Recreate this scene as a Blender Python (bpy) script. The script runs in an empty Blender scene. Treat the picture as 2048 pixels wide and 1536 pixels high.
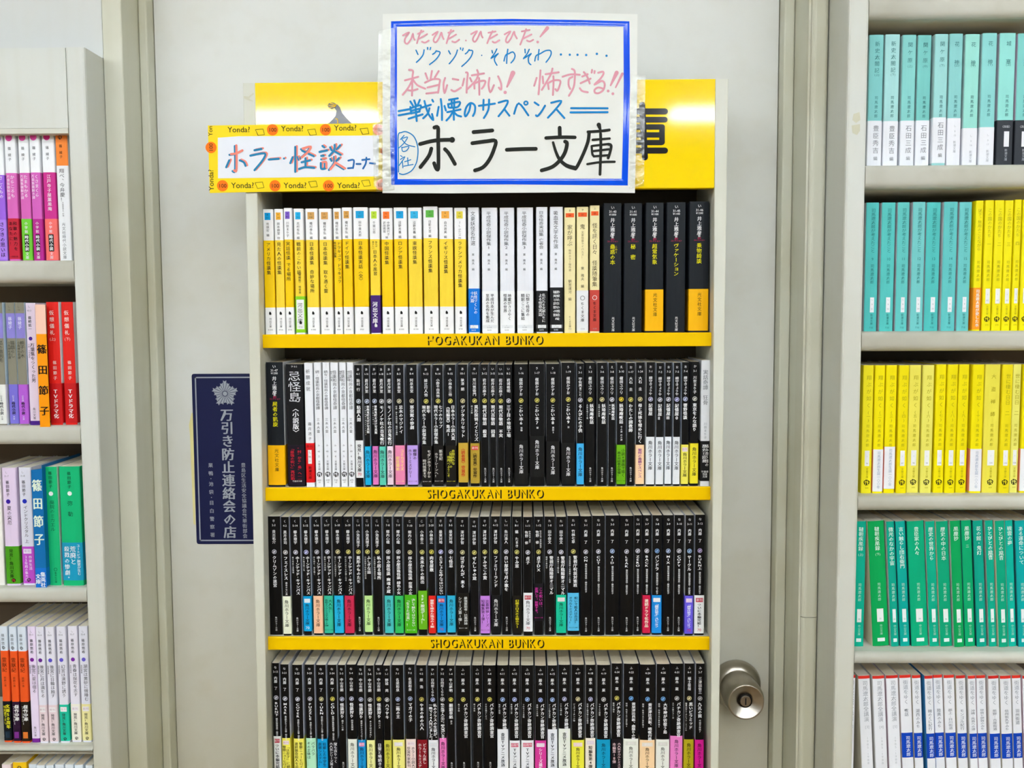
import bpy, math, random
import numpy as np
from mathutils import Vector

random.seed(7)
S = bpy.context.scene
COL = S.collection

# ------------------------------------------------------------------ camera
FOC = 1905.0
CAM = np.array([0.0, -1.165, 1.45])
YAW, PIT, ROL = math.radians(.847), math.radians(4.301), math.radians(-.284)


def cam_axes():
    f = np.array([-math.sin(YAW) * math.cos(PIT), math.cos(YAW) * math.cos(PIT), -math.sin(PIT)])
    r = np.array([math.cos(YAW), math.sin(YAW), 0.0])
    u = np.cross(r, f)
    c, s = math.cos(ROL), math.sin(ROL)
    return c * r + s * u, -s * r + c * u, f


RX, UX, FX = cam_axes()


def at(px, py, y):
    """world x, z of the photograph's pixel on the vertical plane at depth y"""
    d = FX + RX * (px - 1024) / FOC - UX * (py - 768) / FOC
    p = CAM + d * ((y - CAM[1]) / d[1])
    return p[0], p[2]


cd = bpy.data.cameras.new('camera')
cd.sensor_width = 36
cd.lens = FOC / 2048 * 36
cd.clip_start = .02
cam = bpy.data.objects.new('camera', cd)
COL.objects.link(cam)
from mathutils import Matrix
cam.matrix_world = Matrix(((RX[0], UX[0], -FX[0], CAM[0]), (RX[1], UX[1], -FX[1], CAM[1]), (RX[2], UX[2], -FX[2], CAM[2]), (0, 0, 0, 1)))
S.camera = cam

# ------------------------------------------------------------------ view, world and lamps
S.view_settings.view_transform = 'Standard'
S.view_settings.look = 'None'
S.view_settings.gamma = 1
S.view_settings.use_curve_mapping = False
S.view_settings.exposure = 0.82
S.cycles.max_bounces = 6
S.cycles.diffuse_bounces = 4
S.cycles.glossy_bounces = 3
S.cycles.caustics_reflective = False
S.cycles.caustics_refractive = False

W = bpy.data.worlds.new('store_air')
S.world = W
W.use_nodes = True
W.node_tree.nodes['Background'].inputs[0].default_value = (.9, .95, 1, 1)
W.node_tree.nodes['Background'].inputs[1].default_value = .3

LAMP_Z = 2.62
LAMP_Z = 2.62
TUBE_E = 17.5                   # radiance of the fluorescent tubes
LAMP_ROWS = ((-1.5, 1), (-2.62, 2), (-4.5, 3))      # distance, tubes per fitting
TUBE_COL = (.925, 1.0, 1.08, 1)

# ------------------------------------------------------------------ materials


def lin(h):
    if isinstance(h, str):
        h = h.lstrip('#')
        if len(h) == 3:
            h = ''.join(c * 2 for c in h)
        v = [int(h[i:i + 2], 16) / 255 for i in (0, 2, 4)]
    else:
        v = h
    return tuple(c / 12.92 if c <= .04045 else ((c + .055) / 1.055) ** 2.4 for c in v) + (1,)


MATS = {}


def mat(hexc, kind='card'):
    k = (hexc, kind)
    if k in MATS:
        return MATS[k]
    m = bpy.data.materials.new(kind)
    m.use_nodes = True
    nt = m.node_tree
    N, Lk = nt.nodes, nt.links
    b = N['Principled BSDF']
    c = lin(hexc)
    m.diffuse_color = c
    tc = N.new('ShaderNodeTexCoord')
    P = dict(card=(.4, .2, 60, .05), ink=(.55, .15, 60, .02), paper=(.9, .1, 300, .10), gloss=(.1, .4, 8, .02), tape=(.08, .32, 20, .03), plain=(.6, .3, 40, .04), metal=(.28, .5, 30, .05))[kind if kind in ('card', 'ink', 'paper', 'gloss', 'tape', 'metal') else 'plain']
    b.inputs['Roughness'].default_value = P[0]
    b.inputs['Specular IOR Level'].default_value = P[1]
    if kind == 'metal':
        b.inputs['Metallic'].default_value = 1
    no = N.new('ShaderNodeTexNoise')
    no.inputs['Scale'].default_value = P[2]
    mp = N.new('ShaderNodeMapping')
    if kind == 'paper':
        mp.inputs['Scale'].default_value = (9, .25, .25)
    elif kind == 'card':
        mp.inputs['Scale'].default_value = (1, 1, .15)
    Lk.new(tc.outputs['Object'], mp.inputs['Vector'])
    Lk.new(mp.outputs['Vector'], no.inputs['Vector'])
    mx = N.new('ShaderNodeMix')
    mx.data_type = 'RGBA'
    mx.inputs[6].default_value = tuple(x * (1 - P[3]) for x in c[:3]) + (1,)
    mx.inputs[7].default_value = tuple(min(1, x * (1 + P[3])) for x in c[:3]) + (1,)
    Lk.new(no.outputs['Fac'], mx.inputs[0])
    Lk.new(mx.outputs[2], b.inputs['Base Color'])
    MATS[k] = m
    return m


def paint(name, base, stain, amount=.5, rough=.5, streak=True, lo=.45, hi=.75, spec=.35, low_mix=0):
    """old store paint: base colour with brown hand stains and fine vertical wear"""
    m = bpy.data.materials.new(name)
    m.use_nodes = True
    nt = m.node_tree
    N, Lk = nt.nodes, nt.links
    b = N['Principled BSDF']
    m.diffuse_color = lin(base)
    g = N.new('ShaderNodeNewGeometry')
    n1 = N.new('ShaderNodeTexNoise')
    n1.inputs['Scale'].default_value = 4.5
    n1.inputs['Detail'].default_value = 5
    Lk.new(g.outputs['Position'], n1.inputs['Vector'])
    r1 = N.new('ShaderNodeMapRange')
    r1.inputs[1].default_value, r1.inputs[2].default_value = lo, hi
    r1.inputs[4].default_value = amount
    Lk.new(n1.outputs['Fac'], r1.inputs[0])
    mp = N.new('ShaderNodeMapping')
    mp.inputs['Scale'].default_value = (60, 60, 1.2) if streak else (30, 30, 30)
    Lk.new(g.outputs['Position'], mp.inputs['Vector'])
    n2 = N.new('ShaderNodeTexNoise')
    n2.inputs['Scale'].default_value = 1
    n2.inputs['Detail'].default_value = 3
    Lk.new(mp.outputs['Vector'], n2.inputs['Vector'])
    r2 = N.new('ShaderNodeMapRange')
    r2.inputs[1].default_value, r2.inputs[2].default_value = .5, .85
    r2.inputs[4].default_value = .35
    Lk.new(n2.outputs['Fac'], r2.inputs[0])
    mu = N.new('ShaderNodeMath')
    mu.operation = 'MULTIPLY'
    Lk.new(r2.outputs[0], mu.inputs[0])
    mu.inputs[1].default_value = amount
    ad = N.new('ShaderNodeMath')
    ad.use_clamp = True
    Lk.new(r1.outputs[0], ad.inputs[0])
    Lk.new(mu.outputs[0], ad.inputs[1])
    mx = N.new('ShaderNodeMix')
    mx.data_type = 'RGBA'
    mx.inputs[6].default_value = lin(base)
    mx.inputs[7].default_value = lin(stain)
    if low_mix:       # smooth ramp: the paint turns darker and yellower from chest height down
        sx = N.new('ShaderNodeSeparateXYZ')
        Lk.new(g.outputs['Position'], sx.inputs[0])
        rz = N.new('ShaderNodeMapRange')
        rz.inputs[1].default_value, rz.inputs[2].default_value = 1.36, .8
        rz.inputs[4].default_value = low_mix
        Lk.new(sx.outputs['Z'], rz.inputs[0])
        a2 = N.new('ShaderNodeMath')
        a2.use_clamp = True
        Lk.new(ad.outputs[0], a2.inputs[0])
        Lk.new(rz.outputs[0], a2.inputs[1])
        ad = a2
    Lk.new(ad.outputs[0], mx.inputs[0])
    Lk.new(mx.outputs[2], b.inputs['Base Color'])
    b.inputs['Roughness'].default_value = rough
    b.inputs['Specular IOR Level'].default_value = spec
    if rough < .2:
        return m
    bu = N.new('ShaderNodeBump')
    bu.inputs['Strength'].default_value = .08
    bu.inputs['Distance'].default_value = .001
    Lk.new(n2.outputs['Fac'], bu.inputs['Height'])
    Lk.new(bu.outputs[0], b.inputs['Normal'])
    return m


M_WALL = paint('wall_paint', '#d0d2cf', '#c5c2ae', .35, low_mix=.3)
M_DOOR = paint('door_paint', '#dcddd7', '#b3a881', .32, streak=False, lo=.5, hi=.8, low_mix=.55)
M_TRIM = paint('trim_paint', '#d3d3c2', '#b5ae8a', .6, low_mix=.4)
M_CASE = paint('bookcase_paint', '#d7d8cb', '#bdb794', .5, low_mix=.3)
M_CASE2 = paint('bookcase_enamel', '#d3d5cd', '#bcb697', .45, low_mix=.45)
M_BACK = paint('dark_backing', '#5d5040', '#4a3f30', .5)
M_SHELF = paint('shelf_paint', '#d4d3c6', '#aaa488', .6, streak=False)
M_YEL = paint('yellow_enamel', '#f5c600', '#d8a200', .35, rough=.35, streak=False, lo=.6, hi=.95, spec=.08)
M_HEAD = paint('yellow_acrylic', '#ffdc00', '#ffd000', .1, rough=.055, streak=False, lo=.6, hi=.95, spec=.6)
M_FLOOR = paint('floor_vinyl', '#94774e', '#7c6040', .5, streak=False)
M_CEIL = paint('ceiling_board', '#e8e8e2', '#d8d8d0', .3, streak=False)


def clear_mat():
    m = bpy.data.materials.new('clear_tape')
    m.use_nodes = True
    N, Lk = m.node_tree.nodes, m.node_tree.links
    N.remove(N['Principled BSDF'])
    out = N['Material Output']
    t = N.new('ShaderNodeBsdfTransparent')
    t.inputs[0].default_value = (.96, .96, .94, 1)
    g = N.new('ShaderNodeBsdfGlossy')
    g.inputs['Roughness'].default_value = .12
    no = N.new('ShaderNodeTexNoise')
    no.inputs['Scale'].default_value = 90
    no.inputs['Detail'].default_value = 4
    ge = N.new('ShaderNodeNewGeometry')
    Lk.new(ge.outputs['Position'], no.inputs['Vector'])
    bu = N.new('ShaderNodeBump')
    bu.inputs['Strength'].default_value = .8
    bu.inputs['Distance'].default_value = .003
    Lk.new(no.outputs['Fac'], bu.inputs['Height'])
    Lk.new(bu.outputs[0], g.inputs['Normal'])
    mx = N.new('ShaderNodeMixShader')
    mx.inputs[0].default_value = .075
    Lk.new(t.outputs[0], mx.inputs[1])
    Lk.new(g.outputs[0], mx.inputs[2])
    Lk.new(mx.outputs[0], out.inputs[0])
    return m


M_CLEAR = clear_mat()

# ------------------------------------------------------------------ mesh helpers


class MB:
    def __init__(s):
        s.v, s.f, s.m, s.mats = [], [], [], []

    def mi(s, m):
        if m not in s.mats:
            s.mats.append(m)
        return s.mats.index(m)

    def add(s, vs, fs, m):
        b = len(s.v)
        i = s.mi(m)
        s.v += vs
        s.f += [tuple(b + k for k in f) for f in fs]
        s.m += [i] * len(fs)

    def box(s, x0, x1, y0, y1, z0, z1, m, bev=0):
        if bev:
            b = bev
            ring = [(x0, y1), (x0, y0 + b), (x0 + b * .3, y0 + b * .3), (x0 + b, y0), (x1 - b, y0), (x1 - b * .3, y0 + b * .3), (x1, y0 + b), (x1, y1)]
            n = len(ring)
            vs = [(x, y, z) for z in (z0, z1) for x, y in ring]
            s.add(vs, [(i, (i + 1) % n, n + (i + 1) % n, n + i) for i in range(n)] + [tuple(range(n))[::-1], tuple(range(n, 2 * n))], m)
            return
        s.add([(x, y, z) for z in (z0, z1) for x, y in ((x0, y0), (x1, y0), (x1, y1), (x0, y1))],
              [(0, 1, 5, 4), (1, 2, 6, 5), (2, 3, 7, 6), (3, 0, 4, 7), (4, 5, 6, 7), (3, 2, 1, 0)], m)

    def extx(s, prof, x0, x1, m):
        """closed profile of (y, z) swept along x"""
        n = len(prof)
        vs = [(x, y, z) for x in (x0, x1) for y, z in prof]
        s.add(vs, [(i, (i + 1) % n, n + (i + 1) % n, n + i) for i in range(n)] + [tuple(range(n))[::-1], tuple(range(n, 2 * n))], m)

    def quad(s, p, m):
        s.add(p, [(0, 1, 2, 3)], m)

    def lathe_y(s, prof, cx, cz, m, n=32):
        """profile of (radius, y) turned about the y axis through cx, cz"""
        k = len(prof)
        vs = [(cx + r * math.cos(2 * math.pi * a / n), y, cz + r * math.sin(2 * math.pi * a / n)) for a in range(n) for r, y in prof]
        fs = [(a * k + i, ((a + 1) % n) * k + i, ((a + 1) % n) * k + i + 1, a * k + i + 1) for a in range(n) for i in range(k - 1)]
        s.add(vs, fs, m)

    def obj(s, name, parent=None, loc=None, smooth=False):
        me = bpy.data.meshes.new(name)
        me.from_pydata(s.v, [], s.f)
        for m in s.mats:
            me.materials.append(m)
        me.polygons.foreach_set('material_index', s.m)
        if smooth:
            me.polygons.foreach_set('use_smooth', [True] * len(s.f))
        me.update()
        o = bpy.data.objects.new(name, me)
        COL.objects.link(o)
        if parent:
            o.parent = parent
        if loc:
            o.location = loc
        return o


def empty(name, loc, label, cat, group=None):
    o = bpy.data.objects.new(name, None)
    o.empty_display_size = .02
    COL.objects.link(o)
    o.location = loc
    o['label'] = label
    o['category'] = cat
    if group:
        o['group'] = group
    return o


def struct(mb, name, parent=None, **k):
    o = mb.obj(name, parent, **k)
    o['kind'] = 'structure'
    return o


# ------------------------------------------------------------------ glyphs (the font that ships with Blender)
GLY = {}
ROT = set('ー―…〈〉《》「」（）()～〔〕〝〟')
SMALL = set('ぁぃぅぇぉっゃゅょァィゥェォッャュョ')
WANT = set()


def need(text, bold):
    for c in text:
        if c not in ' 　':
            WANT.add((c, bold))


def load_glyphs():
    keys = sorted(WANT)
    obs = []
    for c, b in keys:
        cu = bpy.data.curves.new('g', 'FONT')
        cu.body = c
        cu.resolution_u = 3 if ord(c) < 256 else 1
        cu.dimensions = '2D'
        cu.offset = (0, .001, .004)[b]
        o = bpy.data.objects.new('g', cu)
        COL.objects.link(o)
        obs.append(o)
    dg = bpy.context.evaluated_depsgraph_get()
    for (c, b), o in zip(keys, obs):
        ev = o.evaluated_get(dg)
        m = ev.to_mesh()
        n = len(m.vertices)
        co = np.zeros(n * 3)
        m.vertices.foreach_get('co', co)
        m.calc_loop_triangles()
        tr = np.zeros(len(m.loop_triangles) * 3, int)
        m.loop_triangles.foreach_get('vertices', tr)
        GLY[(c, b)] = (co.reshape(-1, 3)[:, :2].copy(), tr.reshape(-1, 3).copy())
        ev.to_mesh_clear()
    for o in obs:
        cu = o.data
        bpy.data.objects.remove(o)
        bpy.data.curves.remove(cu)


def vtext(mb, text, u, v, size, m, bold=1, pitch=None, xs=1.0, surf=None):
    """vertical text: centre u, top v (metres); surf(x) gives the y of the surface"""
    pitch = pitch or size
    i = 0
    for c in text:
        if c == ' ':
            i += .5
            continue
        if c == '　':
            i += 1
            continue
        co, tr = GLY[(c, bold)]
        if len(co):
            if ord(c) < 256:
                mid = (co[:, 0].min() + co[:, 0].max()) / 2
                p = np.stack([(co[:, 0] - mid) * 1.15, (co[:, 1] - .36) * 1.0], 1)
            else:
                p = co - np.array([.5, .38])
                if c in ROT:
                    p = np.stack([p[:, 1], -p[:, 0]], 1)
                elif c in '、。':
                    p = p + .5
                elif c in SMALL:
                    p = p + .09
            x = u + p[:, 0] * size * xs
            z = v - (i + .5) * pitch + p[:, 1] * size * (pitch / size if pitch < size else 1)
            for q_, (dx, dz) in enumerate(STRIKE[bold]):
                y = surf(x + dx * size) - q_ * 1.5e-5
                mb.add(list(zip((x + dx * size).tolist(), y.tolist(), (z + dz * size).tolist())), [tuple(t) for t in tr.tolist()], m)
        i += 1


def htext(mb, text, u, v, size, m, bold=1, xs=1.0, surf=None, adv=None, rot=None):
    """horizontal text centred on u, v"""
    ws, tot = [], 0
    for c in text:
        if c == ' ':
            w = .3
        else:
            co, tr = GLY[(c, bold)]
            w = adv or (1.0 if ord(c) > 255 else (co[:, 0].max() + co[:, 0].min()))
        ws.append(w)
        tot += w
    x0 = -tot / 2
    for c, w in zip(text, ws):
        if c != ' ':
            co, tr = GLY[(c, bold)]
            off = 0 if not adv else (adv - (co[:, 0].max() + co[:, 0].min())) / 2
            px = (co[:, 0] + x0 + off) * size * xs
            pz = (co[:, 1] - .35) * size
            if rot is not None:
                cs, sn = math.cos(rot), math.sin(rot)
                px, pz = px * cs - pz * sn, px * sn + pz * cs
            x = u + px
            z = v + pz
            y = surf(x)
            mb.add(list(zip(x.tolist(), y.tolist(), z.tolist())), [tuple(t) for t in tr.tolist()], m)
        x0 += w


STRIKE = {0: ((0, 0),), 1: ((-.011, 0), (.011, 0)), 2: ((-.027, -.006), (.027, .006))}


def flat(y):
    return lambda x: np.full(np.shape(x), y)


def smooth_line(p, k=4):
    if len(p) < 3:
        return p
    out = []
    q = [p[0]] + list(p) + [p[-1]]
    for i in range(1, len(q) - 2):
        a, b, c, d = (np.array(q[j], float) for j in (i - 1, i, i + 1, i + 2))
        for j in range(k):
            t = j / k
            out.append(tuple(.5 * ((2 * b) + (c - a) * t + (2 * a - 5 * b + 4 * c - d) * t * t + (3 * b - a - 3 * c + d) * t ** 3)))
    return out + [p[-1]]


SEQ = [0]


def stroke(mb, pts, w, y, m, w2=None):
    """flat round-ended pen stroke through (x, z) points; one strip with mitred joints"""
    w2 = w if w2 is None else w2
    pts = smooth_line(pts) if len(pts) > 2 else list(pts)
    out = [pts[0]]
    for p in pts[1:]:
        if math.hypot(p[0] - out[-1][0], p[1] - out[-1][1]) > w * .08:
            out.append(p)
    pts = out
    n = len(pts)
    SEQ[0] = (SEQ[0] + 1) % 9
    y = y - SEQ[0] * 1.6e-5
    if n < 2:
        return
    vs = []
    dirs = []
    for i in range(n - 1):
        dx, dz = pts[i + 1][0] - pts[i][0], pts[i + 1][1] - pts[i][1]
        L = math.hypot(dx, dz)
        dirs.append((dx / L, dz / L))
    for i, (x, z) in enumerate(pts):
        r = (w + (w2 - w) * i / (n - 1)) / 2
        a, b = dirs[max(0, i - 1)], dirs[min(n - 2, i)]
        nx, nz = -(a[1] + b[1]), a[0] + b[0]
        L = math.hypot(nx, nz)
        if L < .3:
            nx, nz, L = -b[1], b[0], 1
        nx, nz = nx / L, nz / L
        yy = y - i * 1.2e-6
        vs += [(x + nx * r, yy, z + nz * r), (x - nx * r, yy, z - nz * r)]
    mb.add(vs, [(2 * i, 2 * i + 1, 2 * i + 3, 2 * i + 2) for i in range(n - 1)], m)
    for e, (dx, dz), r, yy in ((pts[0], (-dirs[0][0], -dirs[0][1]), w / 2, y), (pts[-1], dirs[-1], w2 / 2, y - (n - 1) * 1.2e-6)):
        a0 = math.atan2(dz, dx)
        mb.add([(e[0] + r * math.cos(a0 + t), yy, e[1] + r * math.sin(a0 + t)) for t in np.linspace(-math.pi / 2, math.pi / 2, 8)], [tuple(range(8))], m)
    for i in range(1, n - 1):       # round the outside of sharp turns
        a, b = dirs[i - 1], dirs[i]
        if a[0] * b[0] + a[1] * b[1] < .55:
            r = (w + (w2 - w) * i / (n - 1)) / 2
            mb.add([(pts[i][0] + r * math.cos(t), y - 1e-5 - i * 1.2e-6, pts[i][1] + r * math.sin(t)) for t in np.linspace(0, 2 * math.pi, 13)[:-1]], [tuple(range(12))], m)

# ------------------------------------------------------------------ books
PAGE_COLS = ['#efe6cd', '#e9dfc6', '#f1ead6', '#e6dcc2', '#efe9da', '#e8d8bd']


def spine_y(x, w, b, r, off=0.0):
    """depth of the rounded spine surface at x (0 = spine plane, more = deeper)"""
    x = np.abs(np.asarray(x, float))
    u = np.minimum(1, 2 * x / w)
    t = np.clip((x - (w / 2 - r)) / r, 0, 1)
    return b * u * u + r * (1 - np.sqrt(np.maximum(0, 1 - t * t))) - off


def profile(w, b, r, d, off=0.0):
    hw = w / 2
    xs = [-hw, -hw + r * .13, -hw + r * .5, -hw + r, -hw * .45, 0, hw * .45, hw - r, hw - r * .5, hw - r * .13, hw]
    ys = spine_y(xs, w, b, r)
    p = [(-hw - off, d)] + [(x * (hw + off) / hw, float(y) - off) for x, y in zip(xs, ys)] + [(hw + off, d)]
    return p


def wrap(mb, w, b, r, d, off, t, zs, spine_mats, side_l, side_r, edge):
    """a card wrapped round three sides, zs ascending, one spine material per interval"""
    po = profile(w, b, r, d, off)
    pi = profile(w - 2 * t + 2 * off, b, r * .7, d, 0)
    pi = [(x, y + t - off if i not in (0, len(pi) - 1) else d) for i, (x, y) in enumerate(pi)]
    n = len(po)
    vs = []
    for z in zs:
        vs += [(x, y, z) for x, y in po] + [(x, y, z) for x, y in pi]
    base = len(mb.v)
    mb.v += vs
    for k in range(len(zs) - 1):
        a, c = base + k * 2 * n, base + (k + 1) * 2 * n
        for i in range(n - 1):
            m = side_l[k] if i < 2 else side_r[k] if i > n - 4 else spine_mats[k]
            mb.f.append((a + i, a + i + 1, c + i + 1, c + i))
            mb.m.append(mb.mi(m))
            mb.f.append((c + n + i, c + n + i + 1, a + n + i + 1, a + n + i))
            mb.m.append(mb.mi(edge))
        for i in (0, n - 1):
            mb.f.append((a + i, c + i, c + n + i, a + n + i))
            mb.m.append(mb.mi(edge))
    for a in (base, base + (len(zs) - 1) * 2 * n):
        for i in range(n - 1):
            mb.f.append((a + i, a + i + 1, a + n + i + 1, a + n + i))
            mb.m.append(mb.mi(edge))


def book(x0, x1, zb, h, ysp, depth, zones, label, group, items=(), band=None, band_items=(), side=None, tab=None, lean=0, wmul=1.0, wedge='#f2f0ea'):
    """x0, x1: world edges of the spine; zones: [(top fraction, colour)] from the top down"""
    gap = .00045 + (.0003 if band else 0)
    w = max(.0035, (x1 - x0) - 2 * gap) * wmul
    jy = random.uniform(0, .0035)
    b = empty('paperback_book', ((x0 + x1) / 2, ysp + jy, zb), label, 'book', group)
    if lean:
        b.rotation_euler = (0, lean, 0)
    bul, r = w * .045, min(.0011, w * .12)
    zs = [h]
    cols = []
    for i, (fr, c) in enumerate(zones):
        nxt = zones[i + 1][0] if i + 1 < len(zones) else 1.0
        zs.append(h * (1 - nxt))
        cols.append(mat(c))
    zs, cols = zs[::-1], cols[::-1]
    sl = [mat(side) for _ in cols] if side else cols
    cv = MB()
    wrap(cv, w, bul, r, depth, 0, .00035, zs, cols, sl, sl, mat(wedge))
    co = cv.obj('cover', b)
    pg = MB()
    t = .00045
    pp = profile(w - 2 * t, bul, r * .7, depth - .0015, 0)
    pp = [(x, y + (t if 0 < i < len(pp) - 1 else 0)) for i, (x, y) in enumerate(pp)]
    n = len(pp)
    vs = [(x, y, z) for z in (.0006, h - .0006) for x, y in pp]
    pg.add(vs, [(i, (i + 1) % n, n + (i + 1) % n, n + i) for i in range(n)] + [tuple(range(n))[::-1], tuple(range(n, 2 * n))], mat(random.choice(PAGE_COLS), 'paper'))
    pg.obj('pages', b)

    def put(mb, items, off):
        sf = lambda x: spine_y(x, w, bul, r, off)
        for it in items:
            k = it[0]
            if k == 'V':
                _, text, u, top, sz, c, bold, pitch = it
                vtext(mb, text, u * w / 2, h * (1 - top), sz, mat(c, 'ink'), bold, pitch, 1.0, sf)
            elif k == 'H':
                _, text, u, cf, sz, c, bold = it
                lim = w * .92
                tw = sum(.3 if ch == ' ' else (1.0 if ord(ch) > 255 else .6) for ch in text) * sz
                htext(mb, text, u * w / 2, h * (1 - cf), sz, mat(c, 'ink'), bold, min(1, lim / tw), sf)
            elif k == 'R':      # rectangle of flat print: u0, u1, top, bottom, colour
                _, u0, u1, a, e, c = it
                xs = np.linspace(u0, u1, 5) * w / 2
                ys = sf(xs) + .00008
                for i in range(4):
                    mb.quad([(xs[i], ys[i], h * (1 - e)), (xs[i + 1], ys[i + 1], h * (1 - e)), (xs[i + 1], ys[i + 1], h * (1 - a)), (xs[i], ys[i], h * (1 - a))], mat(c, 'ink'))
            elif k == 'C':      # ring or disc emblem: u, centre fraction, radius, colour, style
                _, u, cf, rad, c, st = it
                cx, cz = u * w / 2, h * (1 - cf)
                N_ = 16
                an = [2 * math.pi * a / N_ for a in range(N_)]
                if st == 'disc':
                    p = [(cx + rad * math.cos(a), float(sf(cx + rad * math.cos(a))), cz + rad * math.sin(a)) for a in an]
                    mb.add(p, [tuple(range(N_))], mat(c, 'ink'))
                    continue
                for q, (ro, ri) in enumerate(((1, .78),)):
                    p = [(cx + rad * k_ * math.cos(a), float(sf(cx + rad * k_ * math.cos(a))), cz + rad * k_ * math.sin(a)) for k_ in (ro, ri) for a in an]
                    mb.add(p, [(i, (i + 1) % N_, N_ + (i + 1) % N_, N_ + i) for i in range(N_)], mat(c, 'ink'))
                if st == 'flame':
                    y = float(sf(cx)) - .00002
                    R_ = rad
                    for dx, dz, ww, l in ((-.34, .0, .22, .75), (.0, -.12, .2, .7), (.3, .12, .22, .62), (.05, .35, .2, .3)):
                        x_, z_ = cx + dx * R_, cz + dz * R_
                        mb.add([(x_ - ww * R_, y, z_ - l * .5 * R_), (x_ + ww * .3 * R_, y, z_ - l * .8 * R_), (x_ + ww * R_, y, z_ - l * .1 * R_), (x_ + .1 * R_, y, z_ + l * .8 * R_), (x_ - .1 * R_, y, z_ + .1 * R_)], [(0, 1, 2, 3, 4)], mat(c, 'ink'))
            elif k == 'O':      # small black bird-shaped emblem
                _, u, cf, rad, c = it
                cx, cz = u * w / 2, h * (1 - cf)
                y = float(sf(cx))
                P = [(-.35, 1), (.2, 1.05), (.35, .7), (.75, .3), (.8, -.5), (.5, -1), (.1, -.7), (-.3, -1), (-.65, -.3), (-.55, .4)]
                mb.add([(cx + a * rad, y, cz + e * rad) for a, e in P], [tuple(range(len(P)))], mat(c, 'ink'))
            elif k == 'K':      # solid round seal cut by light strokes
                _, u, cf, rad, c, c2 = it
                cx, cz = u * w / 2, h * (1 - cf)
                y = float(sf(cx))
                mb.add([(cx + rad * (1 + .12 * math.sin(5 * a)) * math.cos(a), y, cz + rad * (1 + .1 * math.cos(7 * a)) * math.sin(a)) for a in np.linspace(0, 2 * math.pi, 18)[:-1]], [tuple(range(17))], mat(c, 'ink'))
                for a, e, g, f_ in ((-.4, .6, -.4, -.7), (-.75, .2, 0, .3), (.1, .7, .1, -.1), (.15, .1, .7, .1), (.4, .6, .3, -.7), (.25, -.3, .7, -.7)):
                    stroke(mb, [(cx + a * rad, cz + e * rad), (cx + g * rad, cz + f_ * rad)], rad * .17, y - .00003, mat(c2, 'ink'))

    if items:
        lt = MB()
        put(lt, items, .00022)
        if lt.v:
            lt.obj('lettering', co)
    if band:
        top, bot, c = band[:3]
        bm = MB()
        sc_ = band[3] if len(band) > 3 else c
        wrap(bm, w, bul, r, depth * .97, .0002, .00015, [h * (1 - bot), h * (1 - top)], [mat(c)], [mat(sc_)], [mat(sc_)], mat(c))
        bo = bm.obj('paper_band', b)
        if band_items:
            lt = MB()
            put(lt, band_items, .00048)
            if lt.v:
                lt.obj('lettering', bo)
    if tab:
        tab(b, w, h)
    return b


def fitp(text, avail, size):
    """pitch that keeps a vertical line inside avail metres"""
    n = sum(.5 if c == ' ' else 1 for c in text)
    return min(size, avail / max(1, n))


WH, BK = '#f0f1f2', '#151515'
BLK = '#050506'
mm = .001


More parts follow.
